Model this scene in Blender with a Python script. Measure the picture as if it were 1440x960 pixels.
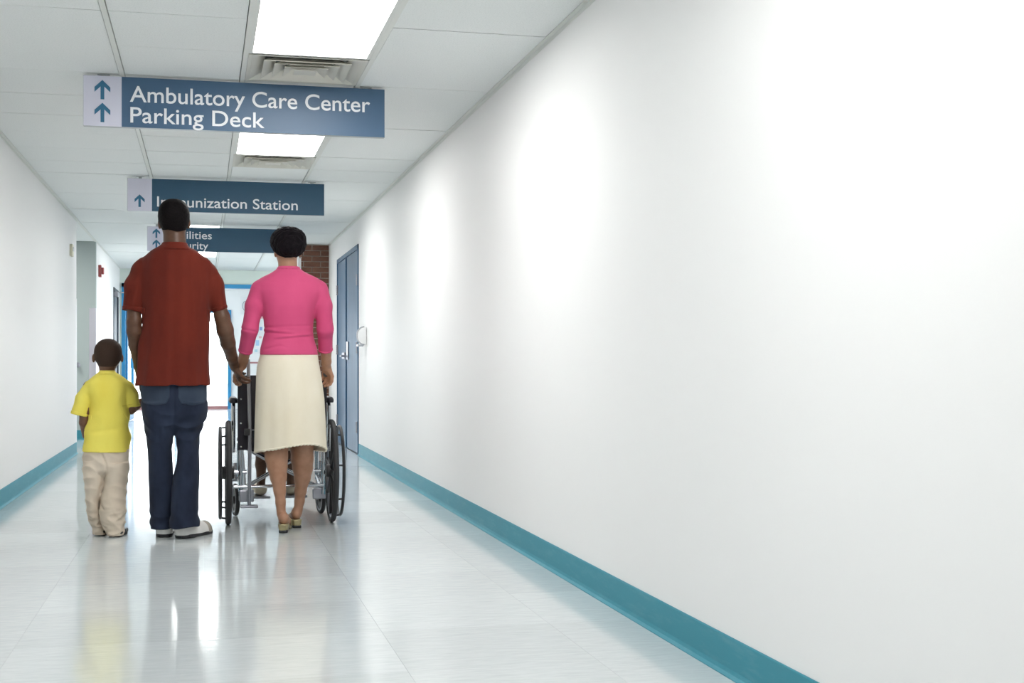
import bpy, math, random
import numpy as np
from mathutils import Vector, Matrix

for o in list(bpy.data.objects):
    bpy.data.objects.remove(o, do_unlink=True)
scene = bpy.context.scene
COL = scene.collection
rnd = random.Random(7)

# ------------------------------------------------------------------ camera, world, exposure
F = 1820.0                      # focal length in pixels of the 1440 px frame
VX, VY = 286.0, 510.0           # vanishing point of the corridor
H = 0.945                       # camera height
TH = math.atan((720 - VX) / F)
S, C = math.sin(TH), math.cos(TH)
cam_d = bpy.data.cameras.new('camera')
cam_d.sensor_width = 36.0
cam_d.lens = 36.0 * F / 1440.0
cam_d.shift_y = (VY - 480.0) / 1440.0
cam_d.clip_start = 0.05
cam = bpy.data.objects.new('camera', cam_d)
COL.objects.link(cam)
cam.location = (0, 0, H)
cam.rotation_euler = (math.pi / 2, 0, -TH)
scene.camera = cam

world = bpy.data.worlds.new('sky')
scene.world = world
world.use_nodes = True
wb = world.node_tree.nodes['Background']
wb.inputs['Color'].default_value = (0.93, 0.97, 1.0, 1)
wb.inputs['Strength'].default_value = 3.4

scene.view_settings.view_transform = 'Standard'
scene.view_settings.look = 'None'
scene.view_settings.gamma = 1.0
scene.view_settings.use_curve_mapping = False
scene.view_settings.exposure = 0.88
PANEL_EMISSION = 9.0


def W(x, y, Y):
    """World point at corridor depth Y seen at photograph pixel (x, y)."""
    off = x - VX
    X = off * C * C * Y / (F - off * C * S)
    d = X * S + Y * C
    return Vector((X, Y, H + (VY - y) * d / F))


def WX(x, X):
    """Corridor depth Y at which the lateral plane X is seen at pixel column x."""
    d = F * X / (C * (x - VX))
    return (d - X * S) / C


# ------------------------------------------------------------------ helpers
def tag(o, label=None, cat=None, group=None, kind=None):
    if label: o['label'] = label
    if cat: o['category'] = cat
    if group: o['group'] = group
    if kind: o['kind'] = kind
    return o


def empty(name, loc=(0, 0, 0), label=None, cat=None, group=None, kind=None):
    o = bpy.data.objects.new(name, None)
    o.empty_display_size = 0.1
    COL.objects.link(o)
    o.location = loc
    return tag(o, label, cat, group, kind)


def worldloc(o):
    v = Vector(o.location)
    while o.parent:
        o = o.parent
        v = v + Vector(o.location)
    return v


def link(name, me, parent=None, loc=None):
    o = bpy.data.objects.new(name, me)
    COL.objects.link(o)
    if parent is not None:
        o.parent = parent
        base = -worldloc(parent)
        o.location = base if loc is None else base + Vector(loc)
    elif loc is not None:
        o.location = loc
    return o


class MB:
    def __init__(self):
        self.v, self.f = [], []

    def add(self, vs, fs):
        n = len(self.v)
        self.v += [tuple(p) for p in vs]
        self.f += [tuple(i + n for i in f) for f in fs]
        return self

    def box(self, x0, x1, y0, y1, z0, z1):
        return self.add([(x0, y0, z0), (x1, y0, z0), (x1, y1, z0), (x0, y1, z0),
                         (x0, y0, z1), (x1, y0, z1), (x1, y1, z1), (x0, y1, z1)],
                        [(0, 3, 2, 1), (4, 5, 6, 7), (0, 1, 5, 4), (1, 2, 6, 5), (2, 3, 7, 6), (3, 0, 4, 7)])

    def cbox(self, c, sx, sy, sz):
        return self.box(c[0] - sx / 2, c[0] + sx / 2, c[1] - sy / 2, c[1] + sy / 2, c[2] - sz / 2, c[2] + sz / 2)

    def tube(self, pts, r, n=12, closed=False):
        pts = [Vector(p) for p in pts]
        m = len(pts)
        rs = r if isinstance(r, (list, tuple)) else [r] * m
        rings = []
        up = None
        for i, p in enumerate(pts):
            if closed:
                t = (pts[(i + 1) % m] - pts[i - 1]).normalized()
            else:
                t = (pts[min(i + 1, m - 1)] - pts[max(i - 1, 0)]).normalized()
            if up is None:
                up = Vector((0, 0, 1)) if abs(t.z) < 0.9 else Vector((1, 0, 0))
            a = t.cross(up).normalized()
            up = a.cross(t).normalized()
            rings.append([p + (a * math.cos(k * 2 * math.pi / n) + up * math.sin(k * 2 * math.pi / n)) * rs[i] for k in range(n)])
        vs = [q for ring in rings for q in ring]
        fs = []
        for i in range(m if closed else m - 1):
            j = (i + 1) % m
            for k in range(n):
                l = (k + 1) % n
                fs.append((i * n + k, i * n + l, j * n + l, j * n + k))
        if not closed:
            fs.append(tuple(range(n - 1, -1, -1)))
            fs.append(tuple((m - 1) * n + k for k in range(n)))
        return self.add(vs, fs)

    def lathe(self, profile, centre, axis='z', n=32, closed=False):
        """profile: (radius, height) pairs turned round the axis through centre."""
        c = Vector(centre)
        m = len(profile)
        vs, fs = [], []
        for r, h in profile:
            for k in range(n):
                a = 2 * math.pi * k / n
                u, v = r * math.cos(a), r * math.sin(a)
                vs.append(c + {'z': Vector((u, v, h)), 'x': Vector((h, u, v)), 'y': Vector((v, h, u))}[axis])
        for i in range(m if closed else m - 1):
            j = (i + 1) % m
            for k in range(n):
                l = (k + 1) % n
                fs.append((i * n + k, i * n + l, j * n + l, j * n + k))
        if not closed:
            if profile[0][0] > 1e-5: fs.append(tuple(range(n - 1, -1, -1)))
            if profile[-1][0] > 1e-5: fs.append(tuple((m - 1) * n + k for k in range(n)))
        return self.add(vs, fs)

    def prism(self, poly, y0, y1):
        """poly of (x, z), counter-clockwise seen from -y, extruded from y0 to y1."""
        n = len(poly)
        vs = [(x, y0, z) for x, z in poly] + [(x, y1, z) for x, z in poly]
        fs = [tuple(range(n)), tuple(range(2 * n - 1, n - 1, -1))]
        for i in range(n):
            j = (i + 1) % n
            fs.append((i, i + n, j + n, j))
        return self.add(vs, fs)

    def mesh(self, name, mat, smooth=False):
        me = bpy.data.meshes.new(name)
        me.from_pydata(self.v, [], self.f)
        me.update()
        if mat: me.materials.append(mat)
        if smooth:
            me.polygons.foreach_set('use_smooth', [True] * len(me.polygons))
            me.set_sharp_from_angle(angle=math.radians(40))
        return me

    def build(self, name, mat, parent=None, smooth=False, bevel=0.0):
        o = link(name, self.mesh(name, mat, smooth), parent)
        if bevel:
            b = o.modifiers.new('bevel', 'BEVEL')
            b.width = bevel; b.segments = 2; b.limit_method = 'ANGLE'
        return o


# ------------------------------------------------------------------ materials
MATS = {}


def mat(name, col, rough=0.5, metal=0.0, spec=0.5, emit=None, strength=0.0, coat=0.0, sheen=0.0):
    m = bpy.data.materials.new(name)
    m.use_nodes = True
    b = m.node_tree.nodes['Principled BSDF']
    b.inputs['Base Color'].default_value = (*col, 1)
    b.inputs['Roughness'].default_value = rough
    b.inputs['Metallic'].default_value = metal
    b.inputs['Specular IOR Level'].default_value = spec
    b.inputs['Coat Weight'].default_value = coat
    b.inputs['Sheen Weight'].default_value = sheen
    if emit:
        b.inputs['Emission Color'].default_value = (*emit, 1)
        b.inputs['Emission Strength'].default_value = strength
    MATS[name] = m
    return m


def nodes(m):
    return m.node_tree.nodes, m.node_tree.links, m.node_tree.nodes['Principled BSDF']


def tex_noise(m, scale=10.0, stretch=(1, 1, 1), detail=4.0, rough=0.55, coords='Object'):
    N, L, b = nodes(m)
    tc = N.new('ShaderNodeTexCoord'); mp = N.new('ShaderNodeMapping'); t = N.new('ShaderNodeTexNoise')
    mp.inputs['Scale'].default_value = stretch
    t.inputs['Scale'].default_value = scale
    t.inputs['Detail'].default_value = detail
    t.inputs['Roughness'].default_value = rough
    L.new(tc.outputs[coords], mp.inputs['Vector']); L.new(mp.outputs['Vector'], t.inputs['Vector'])
    return t


def vary(m, tex, c0, c1, lo=0.3, hi=0.7):
    N, L, b = nodes(m)
    r = N.new('ShaderNodeValToRGB')
    r.color_ramp.elements[0].position = lo; r.color_ramp.elements[1].position = hi
    r.color_ramp.elements[0].color = (*c0, 1); r.color_ramp.elements[1].color = (*c1, 1)
    L.new(tex.outputs['Fac'], r.inputs['Fac'])
    L.new(r.outputs['Color'], b.inputs['Base Color'])
    return r


def bump(m, tex, strength=0.2, dist=0.01, chain=None):
    N, L, b = nodes(m)
    bp = N.new('ShaderNodeBump')
    bp.inputs['Strength'].default_value = strength
    bp.inputs['Distance'].default_value = dist
    L.new(tex.outputs['Fac'], bp.inputs['Height'])
    if chain: L.new(chain.outputs['Normal'], bp.inputs['Normal'])
    L.new(bp.outputs['Normal'], b.inputs['Normal'])
    return bp


def wall_paint(name, col, rough=0.48):
    m = mat(name, col, rough, spec=0.04)
    t = tex_noise(m, 1.0, (6, 6, 1.2), 3)
    bp = bump(m, t, 0.05, 0.02)
    t2 = tex_noise(m, 160, (1, 1, 1), 2)
    bump(m, t2, 0.05, 0.002, bp)
    return m


M_wall = wall_paint('wall_paint', (0.85, 0.85, 0.848))
M_teal_wall = wall_paint('teal_paint', (0.40, 0.455, 0.445), 0.4)
M_end_wall = wall_paint('green_paint', (0.70, 0.77, 0.71), 0.45)
M_white_wall = wall_paint('white_paint', (0.88, 0.89, 0.89), 0.45)

M_tile = mat('ceiling_tile_mineral', (0.80, 0.82, 0.79), 0.9, spec=0.2)
t = tex_noise(M_tile, 140, (1, 1, 1), 3, 0.7)
vary(M_tile, t, (0.70, 0.735, 0.73), (0.82, 0.85, 0.845), 0.28, 0.5)
bump(M_tile, t, 0.5, 0.003)
M_tee = mat('tee_bar_metal', (0.72, 0.74, 0.71), 0.5)
M_plenum = mat('ceiling_plenum', (0.13, 0.14, 0.14), 0.9)

M_floor = mat('floor_vinyl', (0.58, 0.66, 0.66), 0.10, spec=0.6)
N, L, b = nodes(M_floor)
t = tex_noise(M_floor, 9, (1.0, 5.0, 1), 5, 0.65)
oi = N.new('ShaderNodeObjectInfo')
r = vary(M_floor, t, (0.54, 0.585, 0.60), (0.62, 0.66, 0.67), 0.25, 0.6)
hs = N.new('ShaderNodeHueSaturation')
mr = N.new('ShaderNodeMapRange')
mr.inputs['To Min'].default_value = 0.94; mr.inputs['To Max'].default_value = 1.04
L.new(oi.outputs['Random'], mr.inputs['Value']); L.new(mr.outputs['Result'], hs.inputs['Value'])
L.new(r.outputs['Color'], hs.inputs['Color']); L.new(hs.outputs['Color'], b.inputs['Base Color'])
t2 = tex_noise(M_floor, 3.0, (1.6, 9, 1), 4, 0.6)
bump(M_floor, t2, 0.07, 0.006)
M_floor_base = mat('floor_base', (0.42, 0.48, 0.48), 0.6)

M_base = mat('baseboard_vinyl', (0.085, 0.26, 0.32), 0.5, spec=0.15)
t = tex_noise(M_base, 3.0, (1, 1.5, 9), 5, 0.7)
vary(M_base, t, (0.056, 0.27, 0.345), (0.10, 0.31, 0.385), 0.5, 0.8)
M_blue = mat('blue_door_paint', (0.10, 0.27, 0.46), 0.42, spec=0.2)
t = tex_noise(M_blue, 2.2, (3, 3, 0.7), 4)
vary(M_blue, t, (0.016, 0.075, 0.155), (0.032, 0.105, 0.195), 0.35, 0.7)
M_bluef = mat('blue_frame_paint', (0.03, 0.27, 0.54), 0.4)
M_navy = mat('navy_door', (0.025, 0.045, 0.07), 0.4)
M_green_door = mat('pale_green_door', (0.40, 0.465, 0.45), 0.4)
M_brick = mat('brick', (0.17, 0.075, 0.045), 0.85)
t = tex_noise(M_brick, 30, (1, 1, 1), 5)
vary(M_brick, t, (0.12, 0.052, 0.034), (0.21, 0.095, 0.06), 0.3, 0.7)
bump(M_brick, t, 0.5, 0.004)
M_mortar = mat('mortar', (0.40, 0.35, 0.30), 0.95)
M_chrome = mat('chrome', (0.55, 0.57, 0.61), 0.14, metal=1.0)
M_steel = mat('brushed_steel', (0.36, 0.36, 0.40), 0.32, metal=1.0)
M_black = mat('black_plastic', (0.015, 0.015, 0.017), 0.38)
M_rubber = mat('black_rubber', (0.022, 0.022, 0.024), 0.6)
M_vinyl = mat('black_vinyl', (0.016, 0.015, 0.024), 0.42)
bump(M_vinyl, tex_noise(M_vinyl, 220, (1, 1, 1), 2), 0.15, 0.001)
M_signblue = mat('sign_blue', (0.065, 0.135, 0.235), 0.40)
M_signteal = mat('sign_dark_blue', (0.030, 0.095, 0.165), 0.48)
M_signwhite = mat('sign_pale_panel', (0.72, 0.72, 0.84), 0.35)
M_letter = mat('letter_white', (0.90, 0.92, 0.95), 0.5)
M_arrow = mat('arrow_blue', (0.04, 0.17, 0.30), 0.5)
M_alu = mat('sign_edge', (0.45, 0.47, 0.48), 0.4, metal=0.6)
M_panel = mat('light_diffuser', (0.95, 0.95, 0.95), 0.5, emit=(1.0, 0.99, 0.965), strength=PANEL_EMISSION)
M_vent = mat('vent_enamel', (0.66, 0.65, 0.58), 0.35)
M_white = mat('white_plastic', (0.82, 0.83, 0.84), 0.3)
M_cream = mat('cream_plastic', (0.66, 0.64, 0.50), 0.4)
M_red = mat('red_plastic', (0.32, 0.06, 0.06), 0.4)
M_clear = mat('smoked_plastic', (0.52, 0.54, 0.58), 0.15, metal=0.4)
M_glass = mat('glass', (0.95, 0.98, 1.0), 0.02)
nodes(M_glass)[2].inputs['Transmission Weight'].default_value = 1.0
nodes(M_glass)[2].inputs['IOR'].default_value = 1.02
M_concrete = mat('pale_concrete', (0.6, 0.6, 0.58), 0.9)
M_rail = mat('red_rail', (0.45, 0.22, 0.22), 0.5)

# ------------------------------------------------------------------ the corridor shell
XL, XR, CH = -1.29, 1.55, 2.44
Y0, YL, YA, YB, YE, YF = -4.0, 14.2, 16.7, 16.5, 21.4, 27.2     # start, left wall end, alcove far wall, brick, end wall, glass front
XA = -3.6                                                          # alcove end
DN, DF = WX(504.5, XR), WX(475, XR)                                # near and far edge of the blue double door
DH = 2.165


def struct(name, mb, m, parent=None, **k):
    o = mb.build(name, m, parent, **k)
    if parent is None: o['kind'] = 'structure'
    return o


# floor base with single tiles on it
floor = struct('floor', MB().box(XA, 3.2, Y0, YF + 0.1, -0.10, -0.006), M_floor_base)
TP = 0.61
tile_me = MB().box(-TP / 2 + .0003, TP / 2 - .0003, -TP / 2 + .0003, TP / 2 - .0003, -0.006, 0.0).mesh('floor_tile', M_floor)
cut_cache = {}


def cut_tile(w, d):
    key = (round(w, 3), round(d, 3))
    if key not in cut_cache:
        cut_cache[key] = MB().box(-w / 2 + .0003, w / 2 - .0003, -d / 2 + .0003, d / 2 - .0003, -0.006, 0.0).mesh('floor_tile', M_floor)
    return cut_cache[key]


xe = [XL, -1.22, -0.61, 0.0, 0.61, 1.22, XR]
y = Y0
while y < YF:
    y2 = min(y + TP, YF)
    cols = list(zip(xe[:-1], xe[1:]))
    if y + TP > YL and y < YA: cols = [(-3.05, -2.44), (-2.44, -1.83), (-1.83, XL)] + cols
    if y > YE: cols = cols + [(XR, 2.16), (2.16, 2.77)]
    for a, c in cols:
        me = tile_me if abs(c - a - TP) < 1e-3 and abs(y2 - y - TP) < 1e-3 else cut_tile(c - a, y2 - y)
        o = link('floor_tile', me, floor, ((a + c) / 2, (y + y2) / 2, 0))
    y = y2

# ceiling: slab, tee bars, tiles; fixtures take cells of the third column
ceil = struct('ceiling', MB().box(XA, 3.2, Y0, YF + 0.1, CH + 0.03, CH + 0.15), M_plenum)
PITCH = 0.622
cx = [XL, -0.41, 0.20, 0.81, XR]
k0 = int(math.floor((Y0 - 6.37) / PITCH)) + 1
k1 = int((YE - 6.37) / PITCH)
cache = {}


def ctile(w, d):
    key = (round(w, 3), round(d, 3))
    if key not in cache:
        g = 0.003
        cache[key] = MB().box(-w / 2 + .0155, w / 2 - .0155, -d / 2 + g, d / 2 - g, 0.0, 0.016).mesh('ceiling_tile', M_tile)
    return cache[key]


lights_y, vents_y = [], []
for k in range(k0, k1 + 2):
    ya = 6.37 + PITCH * k
    yb = min(ya + PITCH, YE)
    if yb - ya < 0.05: continue
    ph = k % 5                       # vent just past the light's far edge (course 0), light in courses 3 and 4
    for ci in range(4):
        if ci == (1 if ya > 13.5 and ph in (3, 4) else 2) and (ph == 3 and ya + 2 * PITCH < YE or ph == 4 or ph == 0 and 6 < ya < 18) and ya > Y0 + 0.2 and yb < YE - 0.01:
            if ph == 0: vents_y.append(ya)
            if ph == 3: lights_y.append(ya)
            continue
        a, c = cx[ci], cx[ci + 1]
        link('ceiling_tile', ctile(c - a, yb - ya), ceil, ((a + c) / 2, (ya + yb) / 2, CH + rnd.uniform(0, 0.0025)))
    if ya > YL - PITCH and yb < YA + PITCH:
        for a, c in ((-2.5, -1.9), (-1.9, XL)):
            link('ceiling_tile', ctile(c - a, yb - ya), ceil, ((a + c) / 2, (ya + yb) / 2, CH))
MB().box(XL - .016, XL + .016, YL, YA, CH - 0.004, CH + 0.012).build('tee_bar', M_tee, ceil)
for x in (-0.41, 0.20, 0.81):
    MB().box(x - .012, x + .012, Y0, YE, CH - 0.004, CH + 0.012).build('tee_bar', M_tee, ceil)
struct('ceiling_vestibule', MB().box(XA, 3.2, YE, YF, CH, CH + 0.029), M_white_wall)

# walls
struct('wall_right', MB().box(XR, XR + .12, Y0, DN, 0, CH + .03).box(XR, XR + .12, DN, DF, DH, CH + .03)
       .box(XR, XR + .12, DF, YB + .25, 0, CH + .03), M_wall)
struct('wall_left', MB().box(XL - .12, XL, Y0, YL, 0, CH + .03), M_wall)
struct('wall_back', MB().box(XL - .12, XR + .12, Y0 - .1, Y0, 0, CH + .03), M_wall)
struct('wall_alcove_side', MB().box(XA, XA + .1, YL - 2, YA, 0, CH + .03).box(XA, XL - .12, YL - 2.1, YL - 2, 0, CH + .03), M_wall)
LDN, LDF = 19.9, 20.95                                             # navy door on the far left wall
struct('wall_left_far', MB().box(XL - .12, XL, YA + .1, LDN, 0, CH + .03).box(XL - .12, XL, LDN, LDF, 2.06, CH + .03)
       .box(XL - .12, XL, LDF, YE, 0, CH + .03), M_wall)
AD0, AD1 = -2.62, -1.60
struct('wall_alcove', MB().box(XA, AD0, YA, YA + .1, 0, CH + .03).box(AD0, AD1, YA, YA + .1, 2.12, CH + .03)
       .box(AD1, XL, YA, YA + .1, 0, CH + .03), M_teal_wall)
EH = 2.21
EX0, EX1 = XL + .03, 1.62
struct('wall_end', MB().box(XL - .12, EX0, YE, YE + .15, 0, CH + .03).box(EX0, EX1, YE, YE + .15, EH, CH + .03)
       .box(EX1, 3.2, YE, YE + .15, 0, CH + .03), M_end_wall)
# right side beyond the brick pier and the vestibule
struct('wall_right_far', MB().box(3.1, 3.2, YB, YB + .4, 0, CH + .03).box(3.1, 3.2, YE - .3, YF, 0, CH + .03)
       .box(3.1, 3.2, YB + .4, YE - .3, 0, .3).box(3.1, 3.2, YB + .4, YE - .3, 2.3, CH + .03), M_white_wall)
added_win_right = empty('added_window_right', (3.15, (YB + YE) / 2, 0), kind='structure')  # unseen window added to bring daylight onto the end wall and floor
for k in range(3):
    ya_, yb_ = YB + .4 + k * (YE - YB - .7) / 3, YB + .4 + (k + 1) * (YE - YB - .7) / 3
    MB().box(3.12, 3.18, ya_, ya_ + .05, .3, 2.3).build('added_window_frame', M_bluef, added_win_right)
    MB().box(3.146, 3.154, ya_ + .05, yb_, .3, 2.3).build('pane', M_glass, added_win_right)
struct('wall_left_vestibule', MB().box(XL - .9, XL - .8, YE + .15, YF, 0, 0.5).box(XL - .9, XL - .8, YE + .15, YF, 2.2, CH + .03), M_white_wall)

# baseboards with a coved toe
def baseboard(name, pts, side, h=0.118):
    """pts: (x, y) run; side: unit vector pointing into the room."""
    prof = [(0.0, h), (0.004, h), (0.0055, h - .004), (0.0055, 0.022), (0.009, 0.010), (0.020, 0.003), (0.020, 0.0), (0.0, 0.0)]
    m = MB()
    (xa, ya), (xb, yb) = pts
    n = len(prof)
    vs = []
    for (x, y) in ((xa, ya), (xb, yb)):
        for o, z in prof:
            vs.append((x + side[0] * o, y + side[1] * o, z))
    fs = [(i, (i + 1) % n, (i + 1) % n + n, i + n) for i in range(n)] + [tuple(range(n)), tuple(range(2 * n - 1, n - 1, -1))]
    m.add(vs, fs)
    return struct(name, m, M_base)


baseboard('baseboard_right', ((XR, Y0), (XR, DN - .03)), (-1, 0))
baseboard('baseboard_right_far', ((XR, DF + .03), (XR, YB - .02)), (-1, 0))
baseboard('baseboard_left', ((XL, Y0), (XL, YL)), (1, 0))
baseboard('baseboard_left_far', ((XL, YA), (XL, LDN - .05)), (1, 0))
baseboard('baseboard_alcove', ((AD1 + .05, YA), (XL, YA)), (0, -1))

# wall angle along the ceiling
struct('trim_1', MB().box(XR - .022, XR, Y0, YB, CH - .004, CH + .0).box(XR - .002, XR, Y0, YB, CH - .022, CH), M_tee)
struct('trim_2', MB().box(XL, XL + .022, Y0, YL, CH - .004, CH + .0).box(XL, XL + .002, Y0, YL, CH - .022, CH), M_tee)
struct('trim_3', MB().box(XL, XL + .022, YA, YE, CH - .004, CH + .0), M_tee)

# brick pier
BX0 = W(423, 400, YB).x
pier = struct('wall_brick', MB().box(BX0 + .008, 3.1, YB + .010, YB + .24, 0, CH + .03), M_mortar)
cw, ch_, bl = 0.0695, 0.0585, 0.203
lp = bl + 0.011
row = 0
z = 0.006
bcache = {}
while z + ch_ < CH + .01:
    x = XR
    segs = []
    first = lp / 2 if row % 2 else lp
    xr = XR
    wd = first
    while xr > BX0 + 0.02:
        xl = max(xr - wd, BX0)
        if xr - xl > .03: segs.append((xl + .0055 if xl > BX0 else xl, xr - .0055))
        xr = xl; wd = lp
    for a, c in segs:
        key = round(c - a, 3)
        if key not in bcache:
            bcache[key] = MB().box(-(c - a) / 2, (c - a) / 2, 0, 0.06, 0, ch_).mesh('brick', M_brick)
        link('brick', bcache[key], pier, ((a + c) / 2, YB + rnd.uniform(-.002, .002), z))
    z += cw; row += 1
struct('trim_4', MB().box(BX0 - .035, BX0 + .004, YB - .004, YB + .25, 0, CH), M_white)

# ------------------------------------------------------------------ doors
def hinge(parent, x, y, z, h=0.115, side=1):
    m = MB()
    for i in range(5):
        m.tube([(x, y, z - h / 2 + i * h / 5 + .001), (x, y, z - h / 2 + (i + 1) * h / 5 - .001)], 0.011, 10)
    m.box(x - .002, x + .012, y - .03, y + .03, z - h / 2, z + h / 2)
    return m.build('hinge', M_steel, parent)


d1 = empty('door_1', (XR, (DN + DF) / 2, 0), kind='structure')
f = MB()
for ya, yb in ((DN, DN + .05), (DF - .05, DF)): f.box(XR - .012, XR + .10, ya, yb, 0, DH)
f.box(XR - .012, XR + .10, DN, DF, DH - .05, DH)
f.build('door_frame', M_blue, d1, bevel=.003)
mid = DN + .05 + (DF - DN - .1) * 0.54
for ya, yb in ((DN + .053, mid - .003), (mid + .003, DF - .053)):
    lf = MB().box(XR - .004, XR + .042, ya, yb, 0.008, DH - .053).build('door_leaf', M_blue, d1, bevel=.002)
MB().box(XR - .016, XR - .004, mid - .03, mid + .03, 0.01, DH - .055).build('astragal', M_blue, d1, bevel=.003)
for z in (1.80, 1.10, 0.28):
    hinge(d1, XR - .014, DN + .051, z)
    hinge(d1, XR - .014, DF - .051, z)
hd = MB().box(XR - .016, XR - .004, mid - .25, mid - .08, 0.98, 1.18).build('latch_plate', M_steel, d1, bevel=.003)
m = MB(); m.tube([(XR - .01, mid - .12, 1.02), (XR - .07, mid - .12, 1.02)], .012); m.tube([(XR - .065, mid - .13, 1.02), (XR - .065, mid + .05, 1.02)], .011)
m.build('lever_handle', M_steel, hd, smooth=True)
MB().box(XR - .03, XR - .002, mid - .02, mid + .24, 0.99, 1.06).build('push_bar', M_steel, d1, bevel=.004)
# room behind the blue door is closed
struct('wall_behind_door', MB().box(XR + .13, XR + .16, DN - .1, DF + .1, 0, CH), M_wall)

d2 = empty('door_2', ((AD0 + AD1) / 2, YA, 0), kind='structure')
MB().box(AD0, AD0 + .05, YA - .012, YA + .09, 0, 2.12).box(AD1 - .05, AD1, YA - .012, YA + .09, 0, 2.12).box(AD0, AD1, YA - .012, YA + .09, 2.07, 2.12).build('door_frame', M_teal_wall, d2)
MB().box(AD0 + .053, AD1 - .053, YA + .004, YA + .05, .01, 2.067).build('door_leaf', M_green_door, d2)
kp = W(109.5, 513, YA)
kn = MB().lathe([(.032, 0), (.032, .012), (.012, .016), (.012, .04), (.028, .05), (.030, .065), (.018, .078), (.0, .08)], (0, 0, 0), 'y', 20)
kn.v = [(kp.x + x, YA + .004 - y, kp.z + z) for x, y, z in kn.v]
kn.f = [tuple(reversed(q)) for q in kn.f]
kn.build('knob', M_steel, d2, smooth=True)

d3 = empty('door_3', (XL, (LDN + LDF) / 2, 0), kind='structure')
MB().box(XL - .10, XL + .012, LDN, LDN + .045, 0, 2.06).box(XL - .10, XL + .012, LDF - .045, LDF, 0, 2.06).box(XL - .10, XL + .012, LDN, LDF, 2.015, 2.06).build('door_frame', M_navy, d3)
MB().box(XL - .05, XL - .006, LDN + .047, LDF - .047, .01, 2.013).build('door_leaf', M_navy, d3)
cl = MB().box(XL - .006, XL + .06, LDN + .10, LDN + .42, 1.93, 2.00).build('door_closer', M_steel, d3, bevel=.006)
MB().tube([(XL + .05, LDN + .38, 2.005), (XL + .16, LDN + .62, 2.012), (XL + .03, LDF - .08, 2.03)], .008, 8).build('closer_arm', M_steel, cl)
struct('wall_behind_navy_door', MB().box(XL - .16, XL - .13, LDN - .1, LDF + .1, 0, CH), M_navy)

# blue framed opening at the end and its open glazed leaf
d4 = empty('door_4', ((EX0 + EX1) / 2, YE, 0), kind='structure')
MB().box(EX0, EX0 + .055, YE - .02, YE + .16, 0, EH).box(EX1 - .055, EX1, YE - .02, YE + .16, 0, EH).box(EX0, EX1, YE - .02, YE + .16, EH - .06, EH).build('door_frame', M_bluef, d4)
hx, hy, ang, lw = EX0 + .06, YE + .13, math.radians(87), 0.98
ux, uy = math.cos(ang), math.sin(ang)


def leaf_box(m, s0, s1, z0, z1, t=.022):
    nx, ny = -uy, ux
    vs = []
    for zz in (z0, z1):
        for s_, q in ((s0, -t), (s1, -t), (s1, t), (s0, t)):
            vs.append((hx + ux * s_ + nx * q, hy + uy * s_ + ny * q, zz))
    return m.add(vs, [(0, 3, 2, 1), (4, 5, 6, 7), (0, 1, 5, 4), (1, 2, 6, 5), (2, 3, 7, 6), (3, 0, 4, 7)])


m = MB()
leaf_box(m, 0, .10, .01, 2.12); leaf_box(m, lw - .10, lw, .01, 2.12); leaf_box(m, .10, lw - .10, .01, .25); leaf_box(m, .10, lw - .10, 2.0, 2.12)
lf = m.build('door_leaf', M_bluef, d4)
m = MB(); leaf_box(m, .10, lw - .10, .25, 2.0, .004); m.build('pane', M_glass, lf)
m = MB(); leaf_box(m, lw - .085, lw - .02, .86, 1.02, .035); m.build('latch_plate', M_steel, lf)
m = MB()
ctr = Vector((hx + ux * (lw - .05), hy + uy * (lw - .05), .945))
nn = Vector((uy, -ux, 0))
m.tube([ctr, ctr + nn * .12], .014); m.tube([ctr + nn * .11 - Vector((ux, uy, 0)) * .1, ctr + nn * .11 + Vector((ux, uy, 0)) * .04], .013)
m.build('lever_handle', M_steel, lf)

# glass front of the vestibule
win = empty('window_1', (0, YF, 0), kind='structure')
vx = [XL - .85, -0.55, W(322.5, 500, YF).x, W(341, 500, YF).x]
zt = W(320, 438, YF).z
m = MB()
for x in vx[:3]: m.box(x - .035, x + .035, YF - .05, YF + .05, 0, zt + .03)
m.build('mullion', M_bluef, win)
MB().box(vx[0], vx[2], YF - .045, YF + .045, zt - .03, zt + .03).build('transom', M_bluef, win)
MB().box(vx[0], vx[2], YF - .045, YF + .045, 0.0, .06).build('sill_rail', M_rail, win)
for a, c in zip(vx[:2], vx[1:3]):
    MB().box(a + .035, c - .035, YF - .004, YF + .004, .06, zt - .03).build('pane', M_glass, win)
struct('wall_far', MB().box(vx[2] + .035, 3.2, YF - .02, YF + .1, 0, CH + .03).box(vx[0], vx[2] + .035, YF - .02, YF + .1, zt + .03, CH + .03), M_white_wall)
struct('trim_5', MB().box(vx[2] + .04, 3.1, YF - .045, YF - .02, .93, .965), M_rail)
added_win_left = empty('added_window_left', (XL - .85, (YE + YF) / 2, 0), kind='structure')  # side glazing added so daylight brightens the far vestibule wall
MB().box(XL - .854, XL - .846, YE + .15, YF - .04, .5, 2.2).build('pane', M_glass, added_win_left)
m = MB()
for i in range(4): m.box(XL - .88, XL - .82, YE + .15 + i * 1.87, YE + .2 + i * 1.87, .5, 2.2)
m.build('added_window_frame', M_bluef, added_win_left)
struct('ground', MB().box(-30, 30, YF + .1, 60, -.12, -.01).box(-30, XL - .9, YE, YF + .1, -.12, -.01).box(3.2, 30, YB - 5, YF + .1, -.12, -.01), M_concrete)

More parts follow.
